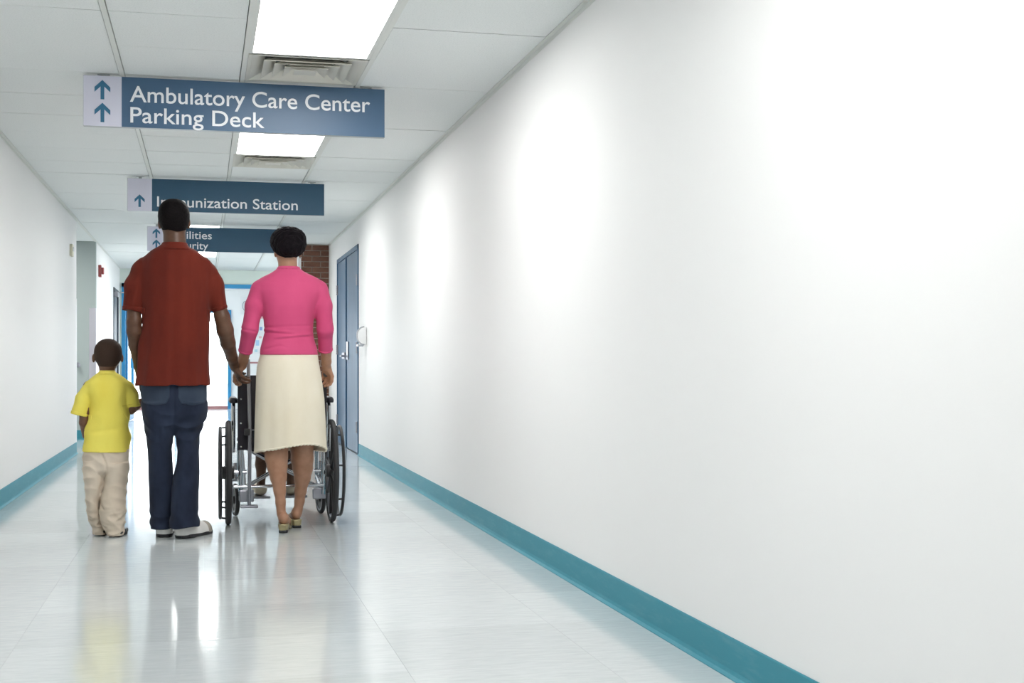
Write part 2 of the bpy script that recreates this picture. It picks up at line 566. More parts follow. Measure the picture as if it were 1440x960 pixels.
# notices on the far wall
nb = tag(MB().box(W(338, 430, YF).x, W(352, 430, YF).x, YF - .034, YF - .024, W(340, 442, YF).z, W(340, 417, YF).z).build('notice', M_white), 'pale notice on the far vestibule wall beside the woman in pink', 'notice')
ring = MB()
rc = W(345, 430, YF - .038)
ring.tube([rc + Vector((.055 * math.cos(a), 0, .095 * math.sin(a))) for a in np.linspace(0, 2 * math.pi, 25)[:-1]], .006, 6, True)
ring.build('printed_circle', mat('grey_print', (.25, .28, .32), .6), nb)
pb = tag(MB().box(W(357, 450, YF).x, W(400, 450, YF).x, YF - .034, YF - .024, W(360, 497, YF).z, W(360, 428, YF).z).build('poster', M_white), 'white poster with pale pink and blue shapes on far wall', 'poster')
for (px, py, w_, h_, c_) in ((369, 444, 6, 8, (.75, .40, .42)), (367, 462, 4, 5, (.30, .40, .70)), (362, 482, 5, 8, (.40, .60, .80)), (360, 493, 4, 4, (.45, .65, .72)), (366, 474, 4, 3, (.75, .5, .5))):
    p = W(px, py, YF - .031); q = 25.5 / F
    MB().box(p.x - w_ * q / 2, p.x + w_ * q / 2, YF - .037, YF - .033, p.z - h_ * q / 2, p.z + h_ * q / 2).build('printed_shape', mat('print', c_, .6), pb)

# ------------------------------------------------------------------ ceiling fixtures
def ordinal(i):
    return ['first', 'second', 'third', 'fourth', 'fifth', 'sixth', 'seventh'][i]


def panel_light(ya, label):
    sh = -.61 if ya > 13.5 else 0.0           # the far panels sit one ceiling column further left
    t_ = empty('ceiling_light', (.505 + sh, ya + PITCH, CH), label, 'ceiling light', 'recessed light panels along the corridor')
    a, c, y0, y1 = .212 + sh, .798 + sh, ya + .004, ya + 2 * PITCH - .004
    m = MB()
    w = .02
    for bx in ((a, a + w, y0, y1), (c - w, c, y0, y1), (a + w, c - w, y0, y0 + w), (a + w, c - w, y1 - w, y1)):
        m.box(*bx, CH - .003, CH + .028)
    m.build('light_frame', M_tee, t_)
    MB().box(a + w, c - w, y0 + w, y1 - w, CH + .004, CH + .012).build('diffuser', M_panel, t_)
    return t_


t_ = empty('ceiling_light', (-2.2, 15.4, CH), 'added unseen light panel brightening the side passage behind the left wall', 'ceiling light')  # added lamp out of view, brightens the teal alcove wall
MB().box(-2.49, -1.91, 14.85, 15.95, CH - .012, CH - .002).build('light_frame', M_tee, t_)
MB().box(-2.47, -1.93, 14.87, 15.93, CH - .016, CH - .011).build('diffuser', M_panel, t_)
vis_l = [y for y in lights_y if y + 2 * PITCH > 4.5]
llab = ['big bright light panel nearest the camera at top edge', 'bright light panel just under the ambulatory care sign',
        'light panel hidden behind the immunization sign', 'light panel whose edge shows above the third sign', 'small light panel seen just below the third sign']
i = 0
for y in lights_y:
    if y in vis_l and i < len(llab):
        lab = llab[i]; i += 1
    else:
        lab = 'recessed light panel overhead just outside the frame' if y > 1 else 'recessed light panel behind the camera'
    panel_light(y, lab)


def vent(ya, label):
    t_ = empty('ceiling_vent', (.505, ya + PITCH / 2, CH), label, 'vent', 'square air vents beside the light panels')
    cxv, cyv = .505, ya + PITCH / 2
    def ring(h0, z0, h1, z1, name, th=.004):
        m = MB()
        p = []
        for h, z in ((h0, z0), (h1, z1), (h1, z1 + th), (h0, z0 + th)):
            p.append([(cxv - h, cyv - h, z), (cxv + h, cyv - h, z), (cxv + h, cyv + h, z), (cxv - h, cyv + h, z)])
        vs = [q for r_ in p for q in r_]
        fs = []
        for r_ in range(4):
            s_ = (r_ + 1) % 4
            for k in range(4):
                l = (k + 1) % 4
                fs.append((r_ * 4 + k, r_ * 4 + l, s_ * 4 + l, s_ * 4 + k))
        m.add(vs, fs)
        return m.build(name, M_vent, t_)
    ring(.292, CH - .003, .272, CH - .002, 'vent_frame')
    ring(.272, CH - .002, .205, CH + .026, 'louvre')
    ring(.215, CH - .010, .150, CH + .024, 'louvre')
    ring(.160, CH - .012, .098, CH + .022, 'louvre')
    ring(.108, CH - .014, .048, CH + .020, 'louvre')
    MB().box(cxv - .055, cxv + .055, cyv - .055, cyv + .055, CH - .014, CH - .010).build('centre_plate', M_vent, t_)
    MB().box(cxv - .29, cxv + .29, cyv - .29, cyv + .29, CH + .0275, CH + .0295).build('duct_plate', M_plenum, t_)


vlab = ['square air vent above the ambulatory care sign', 'square air vent below the ambulatory care sign', 'square air vent just below the immunization sign',
        'square air vent behind the third sign']
i = 0
for y in vents_y:
    if y > 6.2 and i < len(vlab):
        lab = vlab[i]; i += 1
    else:
        lab = 'square air vent in the ceiling behind the camera'
    vent(y, lab)


# ------------------------------------------------------------------ hanging signs
def text_mesh(body, m):
    cu = bpy.data.curves.new('text', 'FONT')
    cu.body = body
    cu.size = 1.0
    cu.extrude = 0.006
    cu.offset = 0.007
    cu.resolution_u = 6
    o = bpy.data.objects.new('text', cu)
    COL.objects.link(o)
    dg = bpy.context.evaluated_depsgraph_get()
    me = bpy.data.meshes.new_from_object(o.evaluated_get(dg))
    bpy.data.objects.remove(o, do_unlink=True)
    bpy.data.curves.remove(cu)
    me.materials.clear(); me.materials.append(m)
    return me


def coords(me):
    co = np.empty(len(me.vertices) * 3, np.float32); me.vertices.foreach_get('co', co)
    return co.reshape(-1, 3)


def place_text(body, x0, x1, zbase, zcap, Y, parent):
    """One object for each word; the line runs from x0 to x1."""
    whole = text_mesh(body, M_letter)
    cw_ = coords(whole)
    mn, mx = cw_[:, 0].min(), cw_[:, 0].max()
    bpy.data.meshes.remove(whole)
    sx = (x1 - x0) / (mx - mn)
    sz = (zcap - zbase) / 0.70
    words_ = body.split(' ')
    for i in range(len(words_)):
        me = text_mesh(words_[i], M_letter)
        co = coords(me)
        upto = text_mesh(' '.join(words_[:i + 1]), M_letter)
        end = coords(upto)[:, 0].max()
        bpy.data.meshes.remove(upto)
        shift = end - co[:, 0].max()
        out = np.empty_like(co)
        out[:, 0] = x0 + (co[:, 0] + shift - mn) * sx
        out[:, 1] = Y - co[:, 2] * .35
        out[:, 2] = zbase + co[:, 1] * sz
        me.vertices.foreach_set('co', out.ravel()); me.update()
        me.name = 'lettering'
        link('lettering', me, parent)


def arrow(x, zc, hgt, Y, parent):
    m = MB()
    w = hgt * 0.78; t_ = hgt * 0.185
    top, bot = zc + hgt / 2, zc - hgt / 2
    m.prism([(x - t_ / 2, bot), (x + t_ / 2, bot), (x + t_ / 2, top - t_ * .9), (x - t_ / 2, top - t_ * .9)], Y - .002, Y)
    # chevron head
    dz = w * .48
    m.prism([(x, top), (x - w / 2, top - dz), (x - w / 2, top - dz - t_ * 1.35), (x, top - t_ * 1.35)], Y - .0024, Y)
    m.prism([(x, top), (x, top - t_ * 1.35), (x + w / 2, top - dz - t_ * 1.35), (x + w / 2, top - dz)], Y - .0024, Y)
    return m.build('arrow', M_arrow, parent)


def sign(Y, label, m_face, lines, arrows, px):
    x0, x1 = W(px[0], px[1], Y).x, W(px[2], px[3], Y).x
    zt_ = W(px[0], px[1], Y).z
    h = 0.262
    k_ = (x1 - x0) / 1.55
    t_ = empty('hanging_sign', ((x0 + x1) / 2, Y, zt_ - h), label, 'sign', 'signs hanging from the corridor ceiling')
    MB().box(x0, x1, Y, Y + .035, zt_ - h, zt_).build('sign_body', M_alu, t_, bevel=.002)
    xs = x0 + .19
    MB().box(xs, x1 - .0015, Y - .003, Y + .001, zt_ - h + .0015, zt_ - .0015).build('face_panel', m_face, t_)
    MB().box(x0 + .0015, xs, Y - .003, Y + .001, zt_ - h + .0015, zt_ - .0015).build('arrow_panel', M_signwhite, t_)
    for (z_off, hh) in arrows:
        arrow(x0 + .095, zt_ - z_off, hh, Y - .003, t_)
    for body, a, b_, base, cap in lines:
        place_text(body, x0 + a * k_, x0 + b_ * k_, zt_ - base, zt_ - cap, Y - .0032, t_)
    for xb in (x0 + .10, x1 - .10):
        m = MB(); m.box(xb - .012, xb + .012, Y + .008, Y + .027, zt_, CH - .004); m.box(xb - .03, xb + .03, Y, Y + .035, CH - .006, CH - .003)
        m.build('hanger', M_alu, t_)
    return t_


# offsets in metres from the sign's left and top edges
sign(7.0, 'near blue hanging sign reading Ambulatory Care Center and Parking Deck', M_signblue,
     [('Ambulatory Care Center', .230, 1.470, .128, .045), ('Parking Deck', .232, .912, .236, .155)], [(.073, .10), (.191, .10)], (117, 105, 541, 124))
sign(10.78, 'middle blue hanging sign reading Immunization Station', M_signteal,
     [('Immunization Station', .228, 1.335, .222, .140)], [(.18, .10)], (179, 250, 456, 256))
sign(14.38, 'far dark blue hanging sign partly hidden behind the man', M_signteal,
     [('Facilities', .235, .678, .125, .043), ('Security', .235, .640, .235, .155)], [(.073, .10), (.19, .10)], (207, 318, 412, 322))

# ------------------------------------------------------------------ wall fittings
Yd = WX(515, XR)
dp = W(514, 472, Yd)
disp = empty('soap_dispenser', (XR, Yd, dp.z - .1), 'round fronted soap dispenser on the wall beside the blue door', 'dispenser')
n = 18
m = MB()
prof = [(XR - .002, -.085)] + [(XR - .088 * math.cos(a) ** 0.8 - .004, .088 * math.sin(a)) for a in np.linspace(-1.45, 1.45, n)] + [(XR - .002, .085)]
poly = [(x, dp.z + z) for x, z in prof]
m.prism(poly, Yd - .05, Yd + .05)
m.build('dispenser_body', M_white, disp, bevel=.008)
m = MB()
arc = [Vector((x, 0, dp.z + z)) for x, z in prof[1:-1]]
m.tube([Vector((p.x - .004, Yd - .045, p.z)) for p in arc], .008, 8)
m.build('rim_band', M_clear, disp, smooth=True)
MB().box(XR - .09, XR - .03, Yd - .03, Yd + .03, dp.z - .105, dp.z - .082).build('nozzle', M_clear, disp, bevel=.004)

Ys = 13.55
sp = W(101, 352, Ys)
sb = empty('thermostat', (XL, Ys, sp.z), 'small cream thermostat box high on the left wall', 'thermostat')
MB().box(XL, XL + .03, Ys - .06, Ys + .06, sp.z - .06, sp.z + .06).build('cover', M_cream, sb, bevel=.006)
MB().box(XL + .03, XL + .034, Ys - .03, Ys + .03, sp.z - .01, sp.z + .035).build('display', M_clear, sb)
Yf = 17.15
fp = W(137, 381, Yf)
fa = empty('fire_alarm', (XL, Yf, fp.z), 'red fire alarm high on the far left wall', 'alarm')
MB().box(XL, XL + .035, Yf - .06, Yf + .06, fp.z - .075, fp.z + .075).build('back_box', M_red, fa, bevel=.006)
MB().box(XL + .035, XL + .065, Yf - .035, Yf + .045, fp.z - .04, fp.z + .045).build('sounder', M_red, fa, bevel=.008)
zg0, zg1 = .12, W(128, 433, YA).z
tag(MB().box(XL - .078, XL + .003, YA - .004, YA, zg0, zg1).box(XL, XL + .004, YA, YA + .075, zg0, zg1).build('corner_guard', mat('guard_steel', (0.74, 0.72, 0.79), 0.35, metal=0.8)), 'tall steel corner guard on the teal wall corner', 'corner guard')
tag(MB().box(XL - .05, XL + .003, YL, YL + .004, .12, W(105, 420, YL).z).box(XL, XL + .004, YL - .05, YL, .12, W(105, 420, YL).z).build('corner_guard', M_white), 'white corner guard at the end of left wall', 'corner guard')

# ---- people, wheelchair
# ------------------------------------------------------------------ surfaces grown from distance fields
class Field:
    def __init__(self, lo, hi, vox=0.005):
        self.vox = vox
        self.lo = np.array(lo, np.float32)
        n = np.ceil((np.array(hi) - self.lo) / vox).astype(int) + 1
        self.ax = [(self.lo[i] + np.arange(n[i]) * vox).astype(np.float32) for i in range(3)]
        self.f = np.ones(n, np.float32)

    def grid(self, sl=(slice(None),) * 3):
        return (self.ax[0][sl[0]][:, None, None], self.ax[1][sl[1]][None, :, None], self.ax[2][sl[2]][None, None, :])

    def window(self, lo, hi, m):
        sl = []
        for i in range(3):
            a = int(np.floor((lo[i] - m - self.lo[i]) / self.vox)); b = int(np.ceil((hi[i] + m - self.lo[i]) / self.vox)) + 1
            a, b = max(a, 0), min(b, len(self.ax[i]))
            if b <= a: return None
            sl.append(slice(a, b))
        return tuple(sl)

    def add(self, prim, k=0.01):
        fn, lo, hi = prim
        sl = self.window(lo, hi, max(k, .004) * 1.5 + 3 * self.vox)
        if sl is None: return self
        g = fn(*self.grid(sl)).astype(np.float32)
        a = self.f[sl]
        if k > 0:
            h = np.clip(.5 + .5 * (g - a) / k, 0, 1)
            self.f[sl] = g * (1 - h) + a * h - k * h * (1 - h)
        else:
            self.f[sl] = np.minimum(a, g)
        return self

    def cut(self, fn):
        self.f = np.maximum(self.f, fn(*self.grid())).astype(np.float32)
        return self

    def displace(self, fn):
        m = np.abs(self.f) < 0.06
        g = np.broadcast_to(fn(*self.grid()), self.f.shape)
        self.f = np.where(m, self.f + g, self.f).astype(np.float32)
        return self

    def copy(self):
        c = Field.__new__(Field)
        c.vox, c.lo, c.ax, c.f = self.vox, self.lo, self.ax, self.f.copy()
        return c

    def mesh(self, name, m):
        f = np.pad(self.f, 1, constant_values=1.0)
        s = f < 0
        n = np.array(f.shape) - 1
        cnt = np.zeros(n, np.int8)
        offs = [(i, j, k) for i in (0, 1) for j in (0, 1) for k in (0, 1)]
        for i, j, k in offs:
            cnt += s[i:i + n[0], j:j + n[1], k:k + n[2]]
        act = (cnt > 0) & (cnt < 8)
        idx = np.argwhere(act)
        vid = np.full(n, -1, np.int32)
        vid[act] = np.arange(len(idx))
        val = {o: f[idx[:, 0] + o[0], idx[:, 1] + o[1], idx[:, 2] + o[2]] for o in offs}
        acc = np.zeros((len(idx), 3)); num = np.zeros(len(idx))
        for o in offs:
            for a in range(3):
                if o[a]: continue
                p = list(o); p[a] = 1; p = tuple(p)
                va, vb = val[o], val[p]
                x = (va < 0) != (vb < 0)
                t = np.where(x, va / np.where(x, va - vb, 1), 0)
                q = np.tile(np.array(o, float), (len(idx), 1)); q[:, a] += t
                acc += q * x[:, None]; num += x
        co = (idx + acc / num[:, None] - 1) * self.vox + self.lo
        quads = []
        for a in range(3):
            b, c = (a + 1) % 3, (a + 2) % 3
            sa = [slice(1, -1)] * 3; sb = [slice(1, -1)] * 3
            sa[a] = slice(0, -1); sb[a] = slice(1, None)
            A, B = s[tuple(sa)], s[tuple(sb)]
            e = np.argwhere(A != B)
            if not len(e): continue
            flip = A[e[:, 0], e[:, 1], e[:, 2]]
            base = e.copy(); base[:, b] += 1; base[:, c] += 1
            def cell(db, dc):
                q = base.copy(); q[:, b] += db; q[:, c] += dc
                return vid[q[:, 0], q[:, 1], q[:, 2]]
            q = np.stack([cell(-1, -1), cell(0, -1), cell(0, 0), cell(-1, 0)], 1)
            q[~flip] = q[~flip][:, ::-1]
            quads.append(q)
        quads = np.concatenate(quads)
        quads = quads[(quads >= 0).all(1)]
        me = bpy.data.meshes.new(name)
        me.vertices.add(len(co)); me.vertices.foreach_set('co', co.astype(np.float32).ravel())
        me.loops.add(len(quads) * 4); me.loops.foreach_set('vertex_index', quads.astype(np.int32).ravel())
        me.polygons.add(len(quads))
        me.polygons.foreach_set('loop_start', np.arange(len(quads), dtype=np.int32) * 4)
        me.polygons.foreach_set('loop_total', np.full(len(quads), 4, np.int32))
        me.polygons.foreach_set('use_smooth', np.ones(len(quads), bool))
        me.update(calc_edges=True)
        me.materials.append(m)
        return me

    def build(self, name, m, parent):
        return link(name, self.mesh(name, m), parent)


def cone(a, b, ra, rb, cap_a=False, cap_b=False):
    a, b = np.array(a, float), np.array(b, float)
    v = b - a; L2 = float(v @ v); ln = math.sqrt(L2)
    def fn(X, Y, Z):
        px, py, pz = X - a[0], Y - a[1], Z - a[2]
        tt = (px * v[0] + py * v[1] + pz * v[2]) / L2
        t = np.clip(tt, 0, 1)
        d = np.sqrt((px - t * v[0]) ** 2 + (py - t * v[1]) ** 2 + (pz - t * v[2]) ** 2) - (ra + t * (rb - ra))
        if cap_b: d = np.maximum(d, (tt - 1) * ln)
        if cap_a: d = np.maximum(d, -tt * ln)
        return d
    r = max(ra, rb)
    return fn, np.minimum(a, b) - r, np.maximum(a, b) + r


def ell(c, r, yaw=0.0, n=2.0):
    c, r = np.array(c, float), np.array(r, float)
    cs, sn = math.cos(yaw), math.sin(yaw)
    def fn(X, Y, Z):
        px, py, pz = X - c[0], Y - c[1], Z - c[2]
        qx, qy = px * cs + py * sn, -px * sn + py * cs
        k = (np.abs(qx / r[0]) ** n + np.abs(qy / r[1]) ** n + np.abs(pz / r[2]) ** n) ** (1 / n)
        return (k - 1) * r.min()
    R_ = np.array([max(r[0], r[1])] * 2 + [r[2]])
    return fn, c - R_, c + R_


def column(rows, n=2.2, smooth=0.012):
    """rows of (z, cx, cy, half width, half depth)."""
    rows = np.array(sorted(rows), float)
    zz = np.linspace(rows[0, 0], rows[-1, 0], 240)
    tab = np.stack([np.interp(zz, rows[:, 0], rows[:, i]) for i in range(1, 5)])
    w = max(1, int(smooth / (zz[1] - zz[0])))
    ker = np.ones(2 * w + 1) / (2 * w + 1)
    tab = np.stack([np.convolve(np.pad(q, w, mode='edge'), ker, 'valid') for q in tab])
    def fn(X, Y, Z):
        z = Z.ravel()
        c0, c1, a, b = [np.interp(z, zz, q)[None, None, :] for q in tab]
        q = (np.abs((X - c0) / a) ** n + np.abs((Y - c1) / b) ** n) ** (1 / n)
        d = (q - 1) * np.minimum(a, b)
        return np.maximum(d, np.maximum(zz[0] - Z, Z - zz[-1]))
    lo = np.array([(rows[:, 1] - rows[:, 3]).min(), (rows[:, 2] - rows[:, 4]).min(), zz[0]])
    hi = np.array([(rows[:, 1] + rows[:, 3]).max(), (rows[:, 2] + rows[:, 4]).max(), zz[-1]])
    return fn, lo, hi


class Fig:
    """Reads a figure's outline off the photograph at its own depth."""
    def __init__(self, Y):
        self.Y = Y

    def p(self, x, y, dy=0.0):
        return np.array(W(x, y, self.Y + dy))

    def r(self, px, p):
        return px * (p[0] * S + p[1] * C) / F

    def col(self, rows, n=2.2, grow=0.0, smooth=0.012):
        out = []
        for y, xl, xr, dy, b in rows:
            A, B = self.p(xl, y, dy), self.p(xr, y, dy)
            out.append((A[2], (A[0] + B[0]) / 2, self.Y + dy, max((B[0] - A[0]) / 2 + grow, .01), max(b + grow, .01)))
        return column(out, n, smooth)

    def limb(self, fld, pts, k=0.01, cap=False, grow=0.0):
        """pts of (x, y, dy, radius px)."""
        P_ = [(self.p(x, y, dy), r) for x, y, dy, r in pts]
        for i in range(len(P_) - 1):
            (a, ra), (b, rb) = P_[i], P_[i + 1]
            last = i == len(P_) - 2
            fld.add(cone(a, b, self.r(ra, a) + grow, self.r(rb, b) + grow, False, cap and last), k)
        return fld


def unit(v):
    v = np.array(v, float)
    return v / np.linalg.norm(v)


def hand(fld, wrist, fwd, palm, side, size=1.0, curl=0.5, wr=0.024):
    """Palm, four unequal bent fingers and a thumb leaving the side of the palm."""
    wrist = np.array(wrist, float)
    fwd = unit(fwd); palm = unit(np.array(palm, float) - fwd * (np.array(palm, float) @ fwd)); lat = np.cross(fwd, palm) * side
    s_ = size
    kn = []
    for i, (o, l, k_) in enumerate(((.028, .072, .082), (.0095, .080, .088), (-.009, .074, .085), (-.027, .058, .076))):
        q = wrist + lat * o * s_ + fwd * k_ * s_
        fld.add(cone(wrist + lat * o * .55 * s_ + fwd * .012 * s_, q, wr * .62 * s_, .0125 * s_), .012 * s_)
        kn.append((q, l))
    for i, (q, l) in enumerate(kn):
        ang = 0
        p0 = q
        for j, (fr, rr) in enumerate(((.44, .0098), (.31, .0088), (.25, .0078))):
            ang += curl * (.75, 1.0, .8)[j] * (1 + .08 * i)
            d_ = fwd * math.cos(ang) + palm * math.sin(ang)
            p1 = p0 + d_ * l * fr * s_
            fld.add(cone(p0, p1, rr * s_, rr * .93 * s_), .003)
            p0 = p1
    t0 = wrist + fwd * .022 * s_ + lat * .022 * s_ + palm * .006 * s_
    t1 = t0 + unit(fwd * .75 + lat * .6 + palm * .35) * .040 * s_
    t2 = t1 + unit(fwd * .9 + lat * .2 + palm * (.3 + curl * .5)) * .030 * s_
    t3 = t2 + unit(fwd * .8 - lat * .1 + palm * (.3 + curl * .8)) * .024 * s_
    fld.add(cone(t0, t1, .015 * s_, .0115 * s_), .008 * s_)
    fld.add(cone(t1, t2, .0112 * s_, .0100 * s_), .004); fld.add(cone(t2, t3, .0098 * s_, .0082 * s_), .003)


def sines(seed, freq, n=5, squash=(1, 1, 1)):
    """A smooth pseudo-random function of space, for folds."""
    g = np.random.RandomState(seed)
    ks = [(unit(g.normal(size=3)) * np.array(squash) * freq * g.uniform(.6, 1.5), g.uniform(0, 6.28)) for _ in range(n)]
    def fn(X, Y, Z):
        o = 0
        for k, ph in ks:
            o = o + np.sin(k[0] * X + k[1] * Y + k[2] * Z + ph)
        return (o / n).astype(np.float32)
    return fn


def face(fld, c, hw, hd, hh, yaw, parent, m_eye, m_dark):
    """Nose, lips, brow and eyes on the front of a head with centre c (half sizes hw, hd, hh), looking along +y turned by yaw."""
    cs, sn = math.cos(yaw), math.sin(yaw)
    def at(u, v, w):
        return np.array(c) + np.array((u * cs - v * sn, u * sn + v * cs, w))
    s_ = hw / .075
    fld.add(cone(at(0, hd * .93, -.012 * s_), at(0, hd * 1.10, -.045 * s_), .008 * s_, .013 * s_), .012)
    for sd in (-1, 1):
        fld.add(ell(at(sd * .011 * s_, hd * 1.06, -.048 * s_), np.array((.010, .010, .008)) * s_), .006)
        fld.add(ell(at(sd * .030 * s_, hd * .90, .006 * s_), np.array((.026, .012, .008)) * s_), .010)
    fld.add(ell(at(0, hd * .97, -.070 * s_), np.array((.024, .012, .006)) * s_), .004)
    fld.add(ell(at(0, hd * .96, -.081 * s_), np.array((.021, .012, .007)) * s_), .004)
    for sd in (-1, 1):
        m = MB()
        q = at(sd * .031 * s_, hd * .86, -.010 * s_)
        m.lathe([(0.0001, -.012 * s_)] + [(.012 * s_ * math.cos(a), .012 * s_ * math.sin(a)) for a in np.linspace(-1.3, 1.3, 9)] + [(0.0001, .012 * s_)], q, 'z', 14)
        e = m.build('eye', m_eye, parent, smooth=True)
        m = MB(); q2 = at(sd * .031 * s_, hd * .86 + .0095 * s_, -.010 * s_)
        m.lathe([(.0001, -.0052 * s_)] + [(.0052 * s_ * math.cos(a), .0052 * s_ * math.sin(a)) for a in np.linspace(-1.3, 1.3, 5)] + [(.0001, .0052 * s_)], q2, 'z', 10)
        m.build('iris', m_dark, e, smooth=True)


# ------------------------------------------------------------------ cloth and skin materials
def cloth(name, col, col2=None, rough=0.85, weave=260, fold=0.35, stretch=(1, 1, 1), fs=9):
    m = mat(name, col, rough, spec=0.25, sheen=0.05)
    if col2:
        vary(m, tex_noise(m, 6, (1, 1, .5), 4), col, col2, .35, .7)
    bp = bump(m, tex_noise(m, fs, stretch, 3), fold, 0.012)
    bump(m, tex_noise(m, weave, (1, 1, 1), 2), 0.18, 0.0015, bp)
    return m


def skin(name, c0, c1):
    m = mat(name, c0, 0.42, spec=0.4)
    vary(m, tex_noise(m, 14, (1, 1, 1), 4), c0, c1, .3, .7)
    bump(m, tex_noise(m, 180, (1, 1, 1), 2), .06, .001)
    return m


def hair_mat(name, c, c2, sc=120, st=.8, d=.004):
    m = mat(name, c, 0.6, spec=0.06)
    t_ = tex_noise(m, sc, (1, 1, 1), 4, .7)
    vary(m, t_, c, c2, .3, .75)
    bump(m, t_, st, d)
    return m


S_man = skin('skin_deep_brown', (0.075, 0.034, 0.019), (0.125, 0.060, 0.034))
S_woman = skin('skin_brown', (0.34, 0.17, 0.10), (0.46, 0.25, 0.16))
S_boy = skin('skin_warm_brown', (0.14, 0.068, 0.040), (0.20, 0.098, 0.060))
HR_man = hair_mat('hair_black', (0.004, 0.003, 0.004), (0.010, 0.008, 0.008))
HR_woman = hair_mat('hair_soft_black', (0.005, 0.004, 0.006), (0.014, 0.011, 0.013), 60, 1.0, .010)
HR_boy = hair_mat('hair_cropped', (0.040, 0.024, 0.018), (0.070, 0.044, 0.034), 300, .5, .002)
K_rust = cloth('rust_knit', (0.100, 0.0105, 0.0045), (0.140, 0.0165, 0.007), stretch=(1.4, 1.4, .22), fold=.3)
K_jeans = cloth('denim_dark', (0.0085, 0.013, 0.029), (0.024, 0.035, 0.066), stretch=(1, 1, .5), fold=.35)
K_fade = cloth('denim_faded', (0.020, 0.032, 0.056), (0.042, 0.058, 0.088), fold=.2)
K_pink = cloth('pink_knit', (0.59, 0.070, 0.185), (0.65, 0.088, 0.215), stretch=(.6, .6, 1.6), fold=.12, rough=.8)
K_cream = cloth('cream_linen', (0.76, 0.69, 0.54), (0.82, 0.76, 0.63), stretch=(1, 1, .25), fold=.22)
K_yellow = cloth('yellow_jersey', (0.86, 0.72, 0.11), (0.90, 0.79, 0.15), stretch=(1, 1, .6), fold=.4)
K_khaki = cloth('khaki_cotton', (0.64, 0.54, 0.43), (0.74, 0.64, 0.525), stretch=(1, 1, .8), fold=.4)
K_dark = cloth('dark_wool', (0.020, 0.018, 0.022), (0.035, 0.032, 0.036))
K_cardigan = cloth('grey_cardigan', (0.22, 0.22, 0.24), (0.28, 0.28, 0.30))
K_shoe_white = mat('shoe_white_leather', (0.74, 0.73, 0.71), 0.45)
K_shoe_beige = mat('shoe_beige_leather', (0.36, 0.33, 0.28), 0.5)
K_gold = mat('gold_leather', (0.40, 0.34, 0.19), 0.30, metal=0.6)
M_eye = mat('eye_white', (0.8, 0.78, 0.75), 0.25)
M_iris = mat('eye_dark', (0.02, 0.012, 0.008), 0.2)


def shoe(name, heel, ang, length, width, h, parent, m_up, m_sole, m_toe=None, sole_t=.022):
    """heel: point on the floor at the back of the heel; ang: outward turn from +y, in radians to the right."""
    u = np.array((math.sin(ang), math.cos(ang), 0)); v = np.array((math.cos(ang), -math.sin(ang), 0))
    def at(s_, q, z): return np.array(heel) + u * s_ * length + v * q * width + np.array((0, 0, z))
    lo = np.array(heel) - .5 * length * np.array((1, 1, 0)) - np.array((.12, .12, 0)); hi = np.array(heel) + np.array((1.1 * length + .1, 1.1 * length + .1, h + .06))
    f = Field(lo, hi, .004)
    w = width / 2
    f.add(cone(at(.13, 0, h * .62), at(.40, 0, h * .62), w * .80, w * .74), .02)
    f.add(cone(at(.13, 0, .03), at(.5, 0, .03), w * .86, w * .92), .02)
    f.add(cone(at(.5, 0, .026), at(.76, 0, .020), w * .94, w * .98), .02)
    f.add(cone(at(.76, 0, .020), at(.90, -.03, .012), w * .98, w * .62), .02)
    f.cut(lambda X, Y, Z: np.maximum(sole_t * .8 - Z, Z - h * 1.05) + 0 * X + 0 * Y)
    up = f.build(name, m_up, parent)
    fs = Field(lo, hi, .004)
    def plan(X, Y, Z):
        s_ = ((X - heel[0]) * u[0] + (Y - heel[1]) * u[1]) / length
        q = (X - heel[0]) * v[0] + (Y - heel[1]) * v[1]
        wid = np.interp(s_.ravel(), [0, .04, .12, .3, .5, .72, .88, .97, 1.0], [.30, .62, .86, .80, .84, 1.0, .84, .45, .12]).reshape(s_.shape) * w * 1.05
        d = np.abs(q) - wid
        d = np.maximum(d, np.maximum(-s_, s_ - 1) * length)
        return np.maximum(d, np.maximum(.001 - Z, Z - sole_t))
    fs.f = np.broadcast_to(plan(*fs.grid()), fs.f.shape).astype(np.float32)
    fs.build('sole', m_sole, up)
    if m_toe:
        g = f.copy(); g.f = g.f - .002
        def keep(X, Y, Z):
            s_ = ((X - heel[0]) * u[0] + (Y - heel[1]) * u[1]) / length
            return np.maximum((.70 - s_) * length, Z - .075)
        g.cut(keep); g.build('toe_cap', m_toe, up)
    return up


# ------------------------------------------------------------------ the man in the rust shirt
A = Fig(7.22)
man = empty('person', tuple(A.p(246, 757) * np.array((1, 1, 0))), 'tall man in rust shirt and dark jeans seen from behind', 'person')
lo, hi = A.p(150, 775, -.30), A.p(345, 270, .52)
hc = A.p(244.5, 304, .01)
B = Field((lo[0], lo[1], 0.0), (hi[0] + .03, hi[1], hi[2] + .02), .004)
B.add(ell(hc, (.0765, .096, .088), 0, 2.3))
B.add(ell(hc + (0, .030, -.060), (.058, .070, .068)), .03)
A.limb(B, [(245, 322, -.005, 14.8), (246, 350, -.015, 16.0)], .02)
for x, sd in ((224.6, -1), (265.2, 1)):
    B.add(ell(A.p(x, 314, .012), (.010, .019, .031)), .006)
face(B, hc, .0765, .096, .088, 0, man, M_eye, M_iris)
shirt_rows = [(342, 230, 262, -.012, .058), (346, 224, 266, -.012, .068), (351, 214, 276, -.01, .080), (357, 204, 287, -.008, .092), (366, 193, 298, -.005, .108),
              (378, 190, 301, -.004, .120), (400, 193, 298, -.004, .130), (430, 198, 294, -.004, .128), (470, 198, 295, -.004, .120), (500, 195.5, 295.5, -.006, .122),
              (525, 193, 296.5, -.008, .126), (542, 191, 297.5, -.01, .130)]
